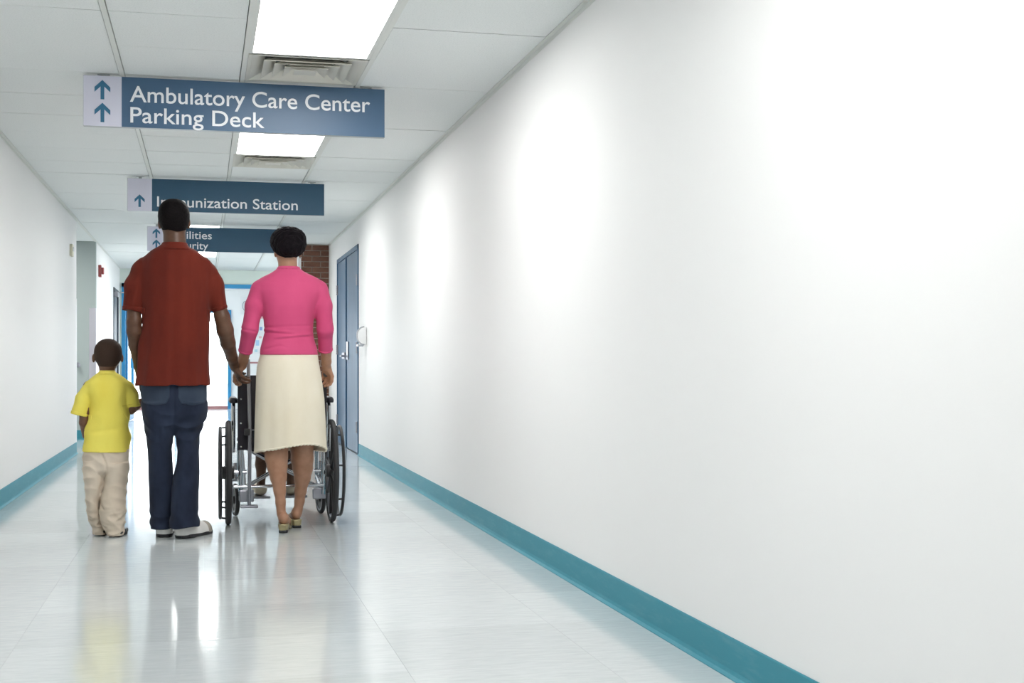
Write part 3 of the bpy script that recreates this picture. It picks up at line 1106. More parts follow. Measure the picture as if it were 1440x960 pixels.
B.add(A.col([(y, xl + 8, xr - 8, dy, b - .025) for y, xl, xr, dy, b in shirt_rows[2:-2]] + [(535, 207, 283, 0, .09), (575, 215, 275, 0, .06)]), .02)
armL = [(200, 388, 0, 10), (188.5, 425, -.01, 9.8), (188.6, 452, -.02, 10), (189, 466, -.015, 10.2), (190.5, 485, .03, 9.0), (195.5, 515, .12, 6.8), (198, 530, .16, 6.4)]
armR = [(291, 388, 0, 10), (306.5, 425, .0, 9.0), (312.5, 446, .0, 10.6), (316.5, 464, .01, 11.4), (320.5, 482, .07, 10.2), (326, 502, .17, 7.8), (329.5, 515, .235, 6.6)]
A.limb(B, armL, .012); A.limb(B, armR, .012)
legL = [(228, 590, 0, 15), (225, 650, .02, 12), (227, 730, .06, 9), (228, 742, .07, 9)]
legR = [(262, 590, 0, 15), (264, 650, -.015, 11.5), (259, 720, -.03, 9), (258, 742, -.015, 9)]
A.limb(B, legL, .02); A.limb(B, legR, .02)
hand(B, A.p(198, 530, .16), (.10, .25, -.9), (.9, .2, 0), 1, 1.0, .55)
hand(B, A.p(329.5, 515, .235), (.25, .62, -.62), (1, -.1, .45), 1, 1.0, .50)
B.cut(lambda X, Y, Z: .02 - Z + 0 * X + 0 * Y)
B.build('body', S_man, man)

# short hair
g = Field(hc - (.12, .13, .16), hc + (.12, .13, .12), .004)
g.add(ell(hc, (.0835, .102, .0935), 0, 2.35))
A.limb(g, [(245, 316, -.012, 16.5), (245.2, 330, -.014, 16.0)], .015)
zn = A.p(245, 327.5)[2]; zf = A.p(245, 292)[2]
def hairline(X, Y, Z):
    dy = Y - hc[1]
    z_ = np.interp(dy.ravel(), [-.12, -.035, .0, .03, .075, .1], [zn, zn + .012, zn + .045, zn + .07, zf, zf + .01]).reshape(dy.shape)
    return z_ - Z + .004 * np.sin(X * 60) + 0 * X
g.cut(hairline)
g.displace(lambda X, Y, Z: .0012 * sines(3, 420, 6)(X, Y, Z))
g.build('hair', HR_man, man)

# shirt
f = Field((lo[0], A.Y - .22, A.p(0, 550)[2]), (A.p(330, 0)[0], A.Y + .22, A.p(0, 338)[2]), .004)
f.add(A.col(shirt_rows), .0)
slL = [(198, 383, 0, 14), (191, 402, -.005, 14.5), (186.2, 437, -.01, 13.6)]
slR = [(293, 383, 0, 14), (299.5, 402, 0, 14.2), (310.5, 436.5, 0, 11.2)]
A.limb(f, slL, .022, True); A.limb(f, slR, .022, True)
fo = sines(11, 48, 4, (1.3, .8, .22)); fo2 = sines(12, 24, 4, (1, 1, .8))
f.displace(lambda X, Y, Z: .010 * np.clip(fo(X, Y, Z), -.25, .6) + .006 * fo2(X, Y, Z))
zb = A.p(245, 542)[2]
f.cut(lambda X, Y, Z: zb - Z + 0 * X + 0 * Y)
shirt = f.build('polo_shirt', K_rust, man)
# hem band, cuffs and collar sit just outside the cloth
def band(src, name, m, parent, keep, grow=.0025):
    q = src.copy(); q.f = q.f - grow
    q.cut(keep)
    return q.build(name, m, parent)
def near_seg(a, b, t0):
    a, b = np.array(a), np.array(b); v = b - a; ln = np.linalg.norm(v); v = v / ln
    return lambda X, Y, Z: np.maximum(t0 - ((X - a[0]) * v[0] + (Y - a[1]) * v[1] + (Z - a[2]) * v[2]),
                                      np.sqrt((X - b[0]) ** 2 + (Y - b[1]) ** 2 + (Z - b[2]) ** 2) - .085)
for sl_ in (slL, slR):
    a, b = A.p(*sl_[1][:3]), A.p(*sl_[2][:3])
    band(f, 'sleeve_cuff', K_rust, shirt, near_seg(a, b, np.linalg.norm(b - a) - .022))
cf = Field(A.p(215, 360, -.15), A.p(276, 334, .15), .004)
cf.add(A.col([(341, 228.5, 263, -.012, .068), (345, 226.5, 264.5, -.014, .074), (351, 219, 271, -.014, .087)]), 0)
inn = Field(A.p(215, 360, -.15), A.p(276, 334, .15), .004)
inn.add(A.col([(335, 231, 261, -.012, .058), (346, 230, 262, -.012, .060), (356, 222, 270, -.014, .075)]), 0)
cf.f = np.maximum(cf.f, -inn.f)
cf.build('collar', K_rust, shirt)

# jeans
hip = [(536, 197, 293, 0, .112), (560, 197, 292, -.008, .120), (575, 199, 291, -.008, .116), (590, 201.5, 287.5, -.005, .100), (602, 203.5, 282.8, 0, .075), (611, 206, 280, 0, .04)]
lgl = [(565, 198, 246.5, -.008, .116), (585, 201, 246, -.006, .113), (600, 203, 246, .0, .106), (612, 203.8, 244.6, .002, .098), (630, 205.5, 242, .01, .086), (650, 207, 242.5, .02, .080), (690, 208.5, 244, .04, .076), (720, 210.5, 243.5, .06, .078), (744, 211, 244, .08, .082)]
lgr = [(565, 243.5, 291.5, -.008, .116), (585, 243.5, 289.5, -.006, .113), (595, 244, 286, -.003, .109), (605, 244.3, 282.5, -.0, .103), (630, 248, 281.5, -.01, .088), (650, 248.3, 280, -.02, .080), (670, 243.8, 279.5, -.02, .076), (690, 241, 279.5, -.025, .075), (720, 239, 280, -.03, .078), (741, 236.5, 283, -.03, .084)]
f = Field((A.p(190, 0)[0], A.Y - .20, 0), (A.p(300, 0)[0], A.Y + .22, A.p(0, 534)[2]), .004)
f.add(A.col(hip), 0); f.add(A.col(lgl, 2.1), .012); f.add(A.col(lgr, 2.1), .012)
bx = A.p(245, 600)
f.displace(lambda X, Y, Z: .008 * np.exp(-((X - bx[0]) / .010) ** 2) * np.exp(-((Z - (bx[2] + .09)) / .12) ** 2) * (Y < A.Y))
fo = sines(21, 30, 5, (1, 1, .9)); fo2 = sines(22, 60, 5, (.8, .8, 1.2))
kz = A.p(0, 600)[2]
f.displace(lambda X, Y, Z: .009 * fo(X, Y, Z) + .016 * np.abs(fo2(X, Y, Z)) * (np.exp(-((Z - kz) / .12) ** 2) + np.exp(-((Z - .08) / .07) ** 2)))
jeans = f.build('jeans', K_jeans, man)
for xc in (219, 271):
    c0 = A.p(xc, 553)
    def pk(X, Y, Z, c0=c0):
        dx, dz = np.abs(X - c0[0]), Z - c0[2]
        return np.maximum(np.maximum(dx - .075 + np.clip(-dz - .02, 0, 1) * .5, np.abs(dz) - .062 + dx * .18), Y - A.Y + .02)
    band(f, 'back_pocket', K_fade, jeans, pk, .004)
shoe('shoe', (A.p(231, 754)[0], 7.245, 0), 0.0, .285, .10, .085, man, K_shoe_white, M_black)
shoe('shoe', (A.p(252, 757)[0], 7.175, 0), math.radians(34), .285, .104, .095, man, K_shoe_white, M_black, K_shoe_beige)

# ------------------------------------------------------------------ the woman in pink
A = Fig(7.38)
wom = empty('person', tuple(A.p(407, 745) * np.array((1, 1, 0))), 'woman in pink sweater and cream skirt pushing the wheelchair', 'person')
hy_ = math.radians(14)
hc = A.p(405, 343, .0)
lo, hi = A.p(325, 770, -.25), A.p(480, 312, .42)
B = Field((lo[0], lo[1], 0.0), (hi[0], hi[1], hi[2]), .004)
B.add(ell(hc, (.070, .088, .082), hy_))
B.add(ell(hc + (-.012, .034, -.062), (.050, .060, .060)), .03)
A.limb(B, [(404.3, 355, .0, 12.6), (404.8, 380, -.004, 13.6)], .02)
B.add(ell(A.p(422, 356, .005), (.009, .017, .027)), .005)
B.add(ell(A.p(387.5, 355, .0), (.009, .017, .027)), .005)
face(B, hc, .070, .088, .082, hy_, wom, M_eye, M_iris)
sw = [(375.3, 392, 419.5, -.008, .064), (378, 389, 422, -.008, .069), (383, 382, 430, -.006, .076), (390, 367, 447, 0, .084), (397, 358.5, 455, 0, .096), (410, 358.5, 454.5, 0, .106), (430, 367.5, 444.5, 0, .110),
      (450, 370.5, 441, 0, .100), (468, 371, 440, 0, .094), (480, 368.5, 443, 0, .100), (490, 366, 446, -.003, .108), (499, 365.5, 446.5, -.005, .113)]
B.add(A.col([(y, xl + 3, xr - 3, dy, b - .012) for y, xl, xr, dy, b in sw[3:]] + [(530, 368, 444, 0, .10), (570, 380, 438, 0, .08)]), .02)
aL = [(366, 410, 0, 9.5), (357, 435, -.006, 9.5), (351.8, 463, -.006, 8.8), (345.3, 492, .055, 8.2), (341.5, 507, .11, 7.0), (340.5, 514, .135, 6.5)]
aR = [(448, 410, 0, 9.5), (454.8, 435, -.006, 9.5), (457.2, 463, -.006, 8.6), (458.2, 491, .055, 8.2), (459, 508, .10, 6.6), (459.3, 515, .125, 6.2)]
A.limb(B, aL, .012); A.limb(B, aR, .012)
A.limb(B, [(389, 580, .0, 20), (388.6, 630, -.03, 15.6), (388.6, 642, -.04, 15.6), (389.8, 655, -.045, 13.8), (391.4, 670, -.05, 11.2), (393.4, 690, -.05, 8.1), (394.6, 706, -.045, 6.6), (395.5, 722, -.045, 6.4)], .014)
A.limb(B, [(425, 580, .02, 20), (424.6, 630, .06, 15.6), (425, 645, .08, 15.2), (425.6, 658, .095, 13.6), (425.2, 672, .11, 11.0), (422.6, 690, .125, 7.9), (421.2, 704, .135, 6.6), (418.9, 718, .14, 6.4)], .014)
SH = []                                   # sandals: heel point on the floor, outward angle
for heel, ang in (((W(398, 750, 7.275).x, 7.275, 0), math.radians(8)), ((W(418, 742, 7.475).x, 7.475, 0), math.radians(-4))):
    u = np.array((math.sin(ang), math.cos(ang), 0)); h0 = np.array(heel)
    B.add(ell(h0 + u * .036 + (0, 0, .080), (.0275, .034, .034)), .012)
    B.add(cone(h0 + u * .05 + (0, 0, .078), h0 + u * .16 + (0, 0, .045), .027, .030), .015)
    B.add(cone(h0 + u * .16 + (0, 0, .042), h0 + u * .205 + (0, 0, .030), .030, .022), .012)
    v = np.array((u[1], -u[0], 0))
    for j, (q, l_) in enumerate(((-.020, .040), (-.007, .036), (.004, .032), (.014, .027), (.023, .021))):
        sgn = 1 if ang > 0 else 1
        B.add(cone(h0 + u * .20 + v * q + (0, 0, .028), h0 + u * (.20 + l_) + v * q + (0, 0, .024), .0095 - j * .0008, .008 - j * .0007), .003)
    SH.append((h0, u, v))
GX0, GX1, GY, GZ = .212, .690, 7.535, .880                      # push grips
hand(B, A.p(340.5, 514, .135), (-.45, .50, -.62), (.55, .25, -.55), 1, .92, .62)
hand(B, A.p(459.3, 515, .125), (.12, .55, -.70), (-.35, -.35, -.5), -1, .92, .75)
B.build('body', S_woman, wom)

# hair: short, full and wavy
g = Field(hc - (.14, .15, .14), hc + (.14, .15, .14), .004)
hcc = A.p(405.5, 340.5, -.008)
g.add(ell(hcc, (.0955, .108, .086), hy_, 2.25))
g.add(ell(hcc + (.0, -.035, -.028), (.070, .07, .060)), .02)
wv = sines(31, 130, 6); wv2 = sines(32, 300, 6)
g.displace(lambda X, Y, Z: .006 * np.abs(wv(X, Y, Z)) - .003 + .0035 * wv2(X, Y, Z))
zfw = hcc[2]
fx, fy = -math.sin(hy_), math.cos(hy_)
def hl(X, Y, Z):
    dy = (X - hcc[0]) * fx + (Y - hcc[1]) * fy
    z_ = np.interp(dy.ravel(), [-.2, -.03, .02, .06, .10, .14], [zfw - .2, zfw - .09, zfw - .045, zfw, zfw + .035, zfw + .04]).reshape(dy.shape)
    return z_ - Z
g.cut(hl)
g.build('hair', HR_woman, wom)
er = A.p(422.5, 362, .0)
MB().lathe([(.0001, -.006)] + [(.006 * math.cos(a), .006 * math.sin(a)) for a in np.linspace(-1.3, 1.3, 7)] + [(.0001, .006)], er, 'z', 12).build('earring', M_chrome, wom, smooth=True)

# sweater
f = Field((A.p(330, 0)[0], A.Y - .2, A.p(0, 505)[2]), (A.p(474, 0)[0], A.Y + .2, A.p(0, 370)[2]), .004)
f.add(A.col(sw), 0)
sL = [(365, 408, 0, 12.6), (357.3, 430, -.005, 12.2), (351.6, 463, -.01, 11.4), (345, 494, .055, 9.6)]
sR = [(449, 408, 0, 12.6), (454.5, 430, -.005, 12.0), (457.2, 463, -.01, 10.8), (457.8, 492, .055, 10.0)]
A.limb(f, sL, .018, True); A.limb(f, sR, .018, True)
za, zb_ = A.p(0, 474)[2], A.p(0, 460)[2]
c_ = A.p(405, 474)
def folds(X, Y, Z):
    w1 = np.exp(-((Z - za - .10 * (X - c_[0])) / .008) ** 2) * np.clip((X - c_[0] + .09) / .06, 0, 1)
    w2 = np.exp(-((Z - za - .022 + .10 * (X - c_[0])) / .008) ** 2) * np.clip((c_[0] + .05 - X) / .07, 0, 1)
    w3 = np.exp(-((Z - za + .042 + .25 * (np.abs(X - c_[0] + .05))) / .008) ** 2) * np.clip((c_[0] - X) / .06, 0, 1)
    w4 = np.exp(-((Z - zb_ - .012 - .05 * (X - c_[0])) / .007) ** 2)
    up = .011
    r1 = np.exp(-((Z - up - za - .10 * (X - c_[0])) / .009) ** 2) * np.clip((X - c_[0] + .09) / .06, 0, 1)
    r2 = np.exp(-((Z - up - za - .022 + .10 * (X - c_[0])) / .009) ** 2) * np.clip((c_[0] + .05 - X) / .07, 0, 1)
    fade = np.clip((.150 - np.abs(X - c_[0])) / .04, 0, 1)
    return fade * (w1 * .0045 + w2 * .0035 + w3 * .003 + w4 * .003 - r1 * .005 - r2 * .005) * (np.abs(X - c_[0]) < .150) * (Y < A.Y + .05)
f.displace(folds)
for (x, y, sg) in ((347, 464, 1),):
    q = A.p(x, y)
    f.displace(lambda X, Y, Z: .004 * np.exp(-((Z - q[2] + .2 * (X - q[0])) / .006) ** 2) * (np.abs(X - q[0]) < .05))
fo = sines(33, 26, 4)
f.displace(lambda X, Y, Z: .002 * fo(X, Y, Z))
sweater = f.build('sweater', K_pink, wom)
za2 = A.p(0, 499)[2]
for s0 in (sL, sR):
    a, b = A.p(*s0[2][:3]), A.p(*s0[3][:3])
    band(f, 'sleeve_cuff', K_pink, sweater, near_seg(a, b, np.linalg.norm(b - a) - .010), .0018)
cf = Field(A.p(380, 392, -.12), A.p(432, 370, .12), .004)
cf.add(A.col([(374.6, 391.5, 420.5, -.008, .067), (379, 387.5, 423.5, -.008, .074)]), 0)
inn = Field(A.p(380, 392, -.12), A.p(432, 370, .12), .004)
inn.add(A.col([(370, 394, 417.8, -.008, .060), (376, 393.5, 418, -.008, .061), (385, 390, 423, -.008, .065)]), 0)
cf.f = np.maximum(cf.f, -inn.f)
cf.build('neckband', K_pink, sweater)

# skirt with a scalloped hem
sk = [(494, 366.5, 446, 0, .108), (500, 365.5, 447, 0, .113), (508, 363, 448, 0, .120), (515, 361.3, 449.3, 0, .124), (530, 360.3, 452, 0, .130), (560, 359.8, 456, 0, .138), (600, 359, 458, 0, .146), (646, 358.8, 459.5, 0, .158)]
f = Field((A.p(350, 0)[0], A.Y - .2, A.p(0, 650)[2]), (A.p(468, 0)[0], A.Y + .2, A.p(0, 492)[2]), .004)
f.add(A.col(sk, 2.15), 0)
inner = f.copy(); inner.f = np.ones_like(inner.f); inner.add(A.col(sk, 2.15, -.007), 0)
cxs = A.p(409, 600)[0]
zh = A.p(0, 634)[2]
def angw(X, Y): return np.arctan2(Y - A.Y, X - cxs)
def pleat(X, Y, Z):
    t_ = np.clip((A.p(0, 505)[2] - Z) / .55, 0, 1)
    a = angw(X, Y)
    return t_ * (.005 * np.sin(a * 5 + .6) + .0015 * np.sin(a * 13 + 1.2))
f.displace(pleat); inner.displace(pleat)
f.f = np.maximum(f.f, -inner.f)
xh = A.p(385, 640)[0]
def hem(X, Y, Z):
    a = angw(X, Y)
    back = np.clip(-(Y - A.Y) / .15, 0, 1)
    z_ = zh - .030 + .042 * back + .016 * back * np.clip((X - cxs) / .1, -1, 1)
    return z_ - .0055 * np.abs(np.sin(a * 24)) - Z
hm = f.copy()
f.cut(hem)
skirt = f.build('skirt', K_cream, wom)
hm.f = hm.f - .0022
hm.cut(lambda X, Y, Z: np.maximum(hem(X, Y, Z), Z - (zh - .030 + .042 * np.clip(-(Y - A.Y) / .15, 0, 1) + .016 * np.clip(-(Y - A.Y) / .15, 0, 1) * np.clip((X - cxs) / .1, -1, 1)) - .009))
hm.build('scalloped_hem', K_cream, skirt)

# gold backless sandals
for h0, u, v in SH:
    lo_, hi_ = h0 - (.12, .03, 0), h0 + (.12, .30, .12)
    f = Field(lo_, hi_, .004)
    def sole(X, Y, Z, top=0.0, low=0.0):
        s_ = (X - h0[0]) * u[0] + (Y - h0[1]) * u[1]; q = (X - h0[0]) * v[0] + (Y - h0[1]) * v[1]
        wid = np.interp(s_.ravel(), [0, .012, .04, .10, .18, .225, .25, .262], [.018, .027, .0315, .029, .040, .036, .022, .006]).reshape(s_.shape)
        zt_ = np.interp(s_.ravel(), [0, .05, .13, .19, .27], [.050, .049, .028, .015, .013]).reshape(s_.shape)
        zl = np.interp(s_.ravel(), [0, .055, .065, .12, .17], [.016, .013, .036, .018, .004]).reshape(s_.shape)
        wid = wid * np.clip(.80 + 5 * Z, .8, 1.0)
        d = np.maximum(np.abs(q) - wid, np.maximum(-s_, s_ - .262))
        return np.maximum(d, np.maximum(zl - Z, Z - zt_))
    f.f = np.broadcast_to(sole(*f.grid()), f.f.shape).astype(np.float32)
    sd = f.build('sandal', K_gold, wom)
    f = Field(lo_, hi_, .004)
    def bot(X, Y, Z):
        s_ = (X - h0[0]) * u[0] + (Y - h0[1]) * u[1]; q = (X - h0[0]) * v[0] + (Y - h0[1]) * v[1]
        return np.maximum(np.maximum(np.abs(q) - .024, np.maximum(.002 - s_, s_ - .054)), np.maximum(.001 - Z, Z - .017))
    f.f = np.broadcast_to(bot(*f.grid()), f.f.shape).astype(np.float32)
    f.build('heel_tip', M_black, sd)
    f = Field(lo_, hi_, .004)
    f.add(cone(h0 + u * .15 + (0, 0, .040), h0 + u * .205 + (0, 0, .028), .039, .034), 0)
    i2 = Field(lo_, hi_, .004); i2.add(cone(h0 + u * .12 + (0, 0, .040), h0 + u * .23 + (0, 0, .028), .033, .028), 0)
    f.f = np.maximum(f.f, -i2.f)
    f.cut(lambda X, Y, Z: np.maximum(.012 - Z, np.abs((X - h0[0]) * u[0] + (Y - h0[1]) * u[1] - .178) - .026))
    f.build('toe_strap', K_gold, sd)

# ------------------------------------------------------------------ the boy in yellow
A = Fig(7.40)
boy = empty('person', tuple(A.p(150, 753) * np.array((1, 1, 0))), 'small boy in yellow shirt and baggy khaki trousers', 'person')
hc = A.p(152, 496.5, .0)
lo, hi = A.p(95, 775, -.2), A.p(210, 470, .3)
B = Field((lo[0], lo[1], 0), (hi[0], hi[1], hi[2]), .004)
B.add(ell(hc, (.0720, .086, .0775), .06, 2.15))
B.add(ell(hc + (-.002, .028, -.050), (.050, .058, .052)), .025)
A.limb(B, [(151, 508, -.003, 10.6), (150.5, 530, .004, 10.4)], .015)
B.add(ell(A.p(131.6, 503.5, .005), (.009, .014, .024)), .005); B.add(ell(A.p(171.6, 503.5, .005), (.008, .014, .023)), .005)
face(B, hc, .066, .086, .0775, .06, boy, M_eye, M_iris)
ts = [(521.5, 142, 160, -.004, .038), (524.5, 137, 166, -.004, .047), (530, 128.5, 174.5, -.002, .062), (538, 122, 181, 0, .076), (550, 122, 182, 0, .084), (570, 126, 180, 0, .086), (590, 124, 183.3, 0, .087),
      (610, 120.5, 183, 0, .090), (625, 117.5, 182, 0, .094), (638, 115.3, 182, 0, .097)]
B.add(A.col([(y, xl + 3, xr - 3, dy, b - .01) for y, xl, xr, dy, b in ts[1:-2]] + [(630, 128, 170, 0, .07), (660, 133, 165, 0, .05)]), .015)
A.limb(B, [(125, 543, 0, 8), (118.5, 580, -.005, 6.6), (117.8, 594, .0, 6.3), (121, 612, .06, 5.2)], .008)
hand(B, A.p(121, 612, .06), (.15, .35, -.85), (.9, .3, 0), 1, .62, .5)
A.limb(B, [(179, 543, 0, 8), (184.5, 567, .0, 6.6), (184.5, 576, .01, 6.2), (192, 571, .05, 5.4), (198, 564.5, .075, 4.6)], .008)
hand(B, A.p(198, 564.5, .075), (.85, .3, .25), (.1, .3, -.9), -1, .62, .5)
A.limb(B, [(133, 655, .02, 9), (131, 710, .03, 7), (139, 745, .05, 6)], .01); A.limb(B, [(163, 655, -.005, 9), (159, 710, -.01, 7), (163, 745, -.01, 6)], .01)
B.cut(lambda X, Y, Z: .015 - Z + 0 * X + 0 * Y)
B.build('body', S_boy, boy)
g = Field(hc - (.11, .12, .12), hc + (.11, .12, .11), .004)
g.add(ell(hc, (.0745, .0885, .0800), .06, 2.15))
g.add(cone(hc + (0, -.02, -.04), hc + (0, -.025, -.075), .050, .041), .02)
zc = hc[2]
g.cut(lambda X, Y, Z: np.interp((Y - hc[1]).ravel(), [-.12, -.03, .0, .03, .07, .1], [zc - .078, zc - .072, zc - .035, zc - .01, zc + .03, zc + .04]).reshape(Y.shape) - Z + 0 * X)
g.build('hair', HR_boy, boy)
f = Field((A.p(96, 0)[0], A.Y - .18, A.p(0, 642)[2]), (A.p(200, 0)[0], A.Y + .18, A.p(0, 518)[2]), .004)
f.add(A.col(ts), 0)
sL = [(127, 545, 0, 9.5), (118, 562, -.003, 11.2), (111.5, 583.5, -.008, 11.2)]
sR = [(178, 545, 0, 9.5), (183.5, 556, 0, 10.4), (186.3, 571.5, .0, 9.8)]
A.limb(f, sL, .012, True); A.limb(f, sR, .012, True)
fo = sines(41, 55, 5, (1, 1, .7)); fo2 = sines(42, 40, 4, (.5, .5, 1.6))
zw = A.p(0, 606)[2]
f.displace(lambda X, Y, Z: .008 * np.clip(fo(X, Y, Z), -.3, .5) + .012 * fo2(X, Y, Z) * np.exp(-((Z - zw) / .06) ** 2))
f.displace(lambda X, Y, Z: .005 * np.exp(-((Z - zw - .12 * (X - hc[0])) / .014) ** 2) * np.clip((.10 - np.abs(X - hc[0] + .02)) / .05, 0, 1) * (Y < A.Y + .02))
zb = A.p(0, 637)[2]
f.cut(lambda X, Y, Z: zb - Z + .06 * (X - hc[0]) * -.35 + 0 * Y)
tee = f.build('t_shirt', K_yellow, boy)
for s0 in (sL, sR):
    a, b = A.p(*s0[1][:3]), A.p(*s0[2][:3])
    band(f, 'sleeve_cuff', K_yellow, tee, near_seg(a, b, np.linalg.norm(b - a) - .016), .002)
cf = Field(A.p(132, 534, -.09), A.p(170, 517, .09), .004)
cf.add(A.col([(520.5, 140.5, 161, -.004, .047), (526, 137, 165, -.004, .056)]), 0)
inn = Field(A.p(132, 534, -.09), A.p(170, 517, .09), .004)
inn.add(A.col([(517, 143, 158.5, -.004, .036), (530, 142.5, 159, -.004, .038)]), 0)
cf.f = np.maximum(cf.f, -inn.f)
cf.build('neckband', K_yellow, tee)
f = Field((A.p(105, 0)[0], A.Y - .18, 0.0), (A.p(192, 0)[0], A.Y + .18, A.p(0, 628)[2]), .004)
f.add(A.col([(632, 116.5, 181, 0, .088), (650, 115.2, 182, 0, .092), (662, 115.6, 182, 0, .088), (668, 117, 181, 0, .06), (673, 120, 178, 0, .03)]), 0)
f.add(A.col([(645, 115.2, 147, .0, .090), (665, 115.6, 146.5, .002, .088), (680, 119, 146.5, .008, .082), (705, 120.5, 142, .03, .074), (720, 121.5, 141, .03, .074), (733, 125, 145, .04, .072), (742, 130.5, 149, .045, .070), (750, 131.5, 152, .045, .070), (755, 132, 152, .045, .07)]), .006)
f.add(A.col([(650, 146, 182, -.01, .086), (665, 145.5, 182, -.01, .085), (680, 147, 178.8, -.01, .080), (705, 141, 175.8, -.015, .080), (720, 140, 178.6, -.015, .084), (735, 141.5, 178.4, -.02, .084), (746, 147, 177.5, -.02, .086), (754, 151, 176, -.02, .082), (759, 153, 174, -.02, .078)]), .006)
fo = sines(51, 60, 6, (.8, .8, 1.1)); fo2 = sines(52, 34, 5, (.7, .7, 1.3)); fo3 = sines(53, 110, 5, (.6, .6, 1.3))
f.displace(lambda X, Y, Z: .011 * np.abs(fo(X, Y, Z)) - .003 + .009 * fo2(X, Y, Z) + .012 * np.abs(fo3(X, Y, Z)) * np.exp(-((Z - .06) / .09) ** 2))
q = A.p(145.5, 655)
f.displace(lambda X, Y, Z: .006 * np.exp(-((X - q[0] - .02 * np.sin((Z - .3) * 22)) / .007) ** 2) * (Y < A.Y - .03) * (Z > .15))
f.cut(lambda X, Y, Z: .006 - Z + 0 * X + 0 * Y)
f.build('trousers', K_khaki, boy)
shoe('shoe', (A.p(142, 750)[0], 7.39, 0), math.radians(-3), .17, .056, .035, boy, M_black, M_rubber, None, .02)
shoe('shoe', (A.p(165, 756)[0], 7.325, 0), math.radians(10), .165, .06, .035, boy, M_black, M_rubber, None, .02)

# ------------------------------------------------------------------ wheelchair
WL, WR_, WY, WZ = .141, .742, 7.735, .305
wc = empty('wheelchair', ((WL + WR_) / 2, WY, 0), 'chrome and black wheelchair in front of the woman', 'wheelchair')
PX0, PX1 = .212, .690
for X, sd in ((WL, -1), (WR_, 1)):
    m = MB()
    prof = []
    R_, tr = WZ, .0155
    m.lathe([(R_ - tr + tr * math.cos(a), tr * 1.05 * math.sin(a)) for a in np.linspace(0, 2 * math.pi, 13)[:-1]], (X, WY, WZ), 'x', 56, True)
    wh = m.build('wheel', M_rubber, wc, smooth=True)
    wh['label'] = 'large rear wheel with black tyre'
    MB().lathe([(.281, -.009), (.268, -.009), (.262, 0), (.268, .009), (.281, .009)], (X, WY, WZ), 'x', 56, True).build('rim', M_steel, wh, smooth=True)
    MB().lathe([(.0001, -.034), (.036, -.034), (.040, -.02), (.040, .02), (.036, .034), (.0001, .034)], (X, WY, WZ), 'x', 24).build('hub', M_black, wh, smooth=True)
    for k in range(8):
        a = 2 * math.pi * k / 8 + .2
        ca, sa = math.cos(a), math.sin(a)
        m = MB()
        pts = []
        m.tube([(X, WY + ca * .03, WZ + sa * .03), (X, WY + ca * .16, WZ + sa * .16), (X, WY + ca * .268, WZ + sa * .268)], [.013, .010, .010], 8)
        m.build('spoke', M_black, wh, smooth=True)
    xr_ = X + sd * .046
    m = MB()
    m.tube([(xr_, WY + .262 * math.cos(a), WZ + .262 * math.sin(a)) for a in np.linspace(0, 2 * math.pi, 49)[:-1]], .0095, 8, True)
    hr = m.build('hand_rim', M_black, wh, smooth=True)
    for k in range(8):
        a = 2 * math.pi * (k + .5) / 8 + .2
        ca, sa = math.cos(a), math.sin(a)
        m = MB(); m.tube([(xr_, WY + ca * .262, WZ + sa * .262), (X, WY + ca * .268, WZ + sa * .268)], .006, 6)
        m.build('rim_tab', M_black, hr)
    m = MB(); m.tube([(X, WY, WZ), (X - sd * .105, WY, WZ)], .0125, 12)
    m.build('axle', M_chrome, wc, smooth=True)
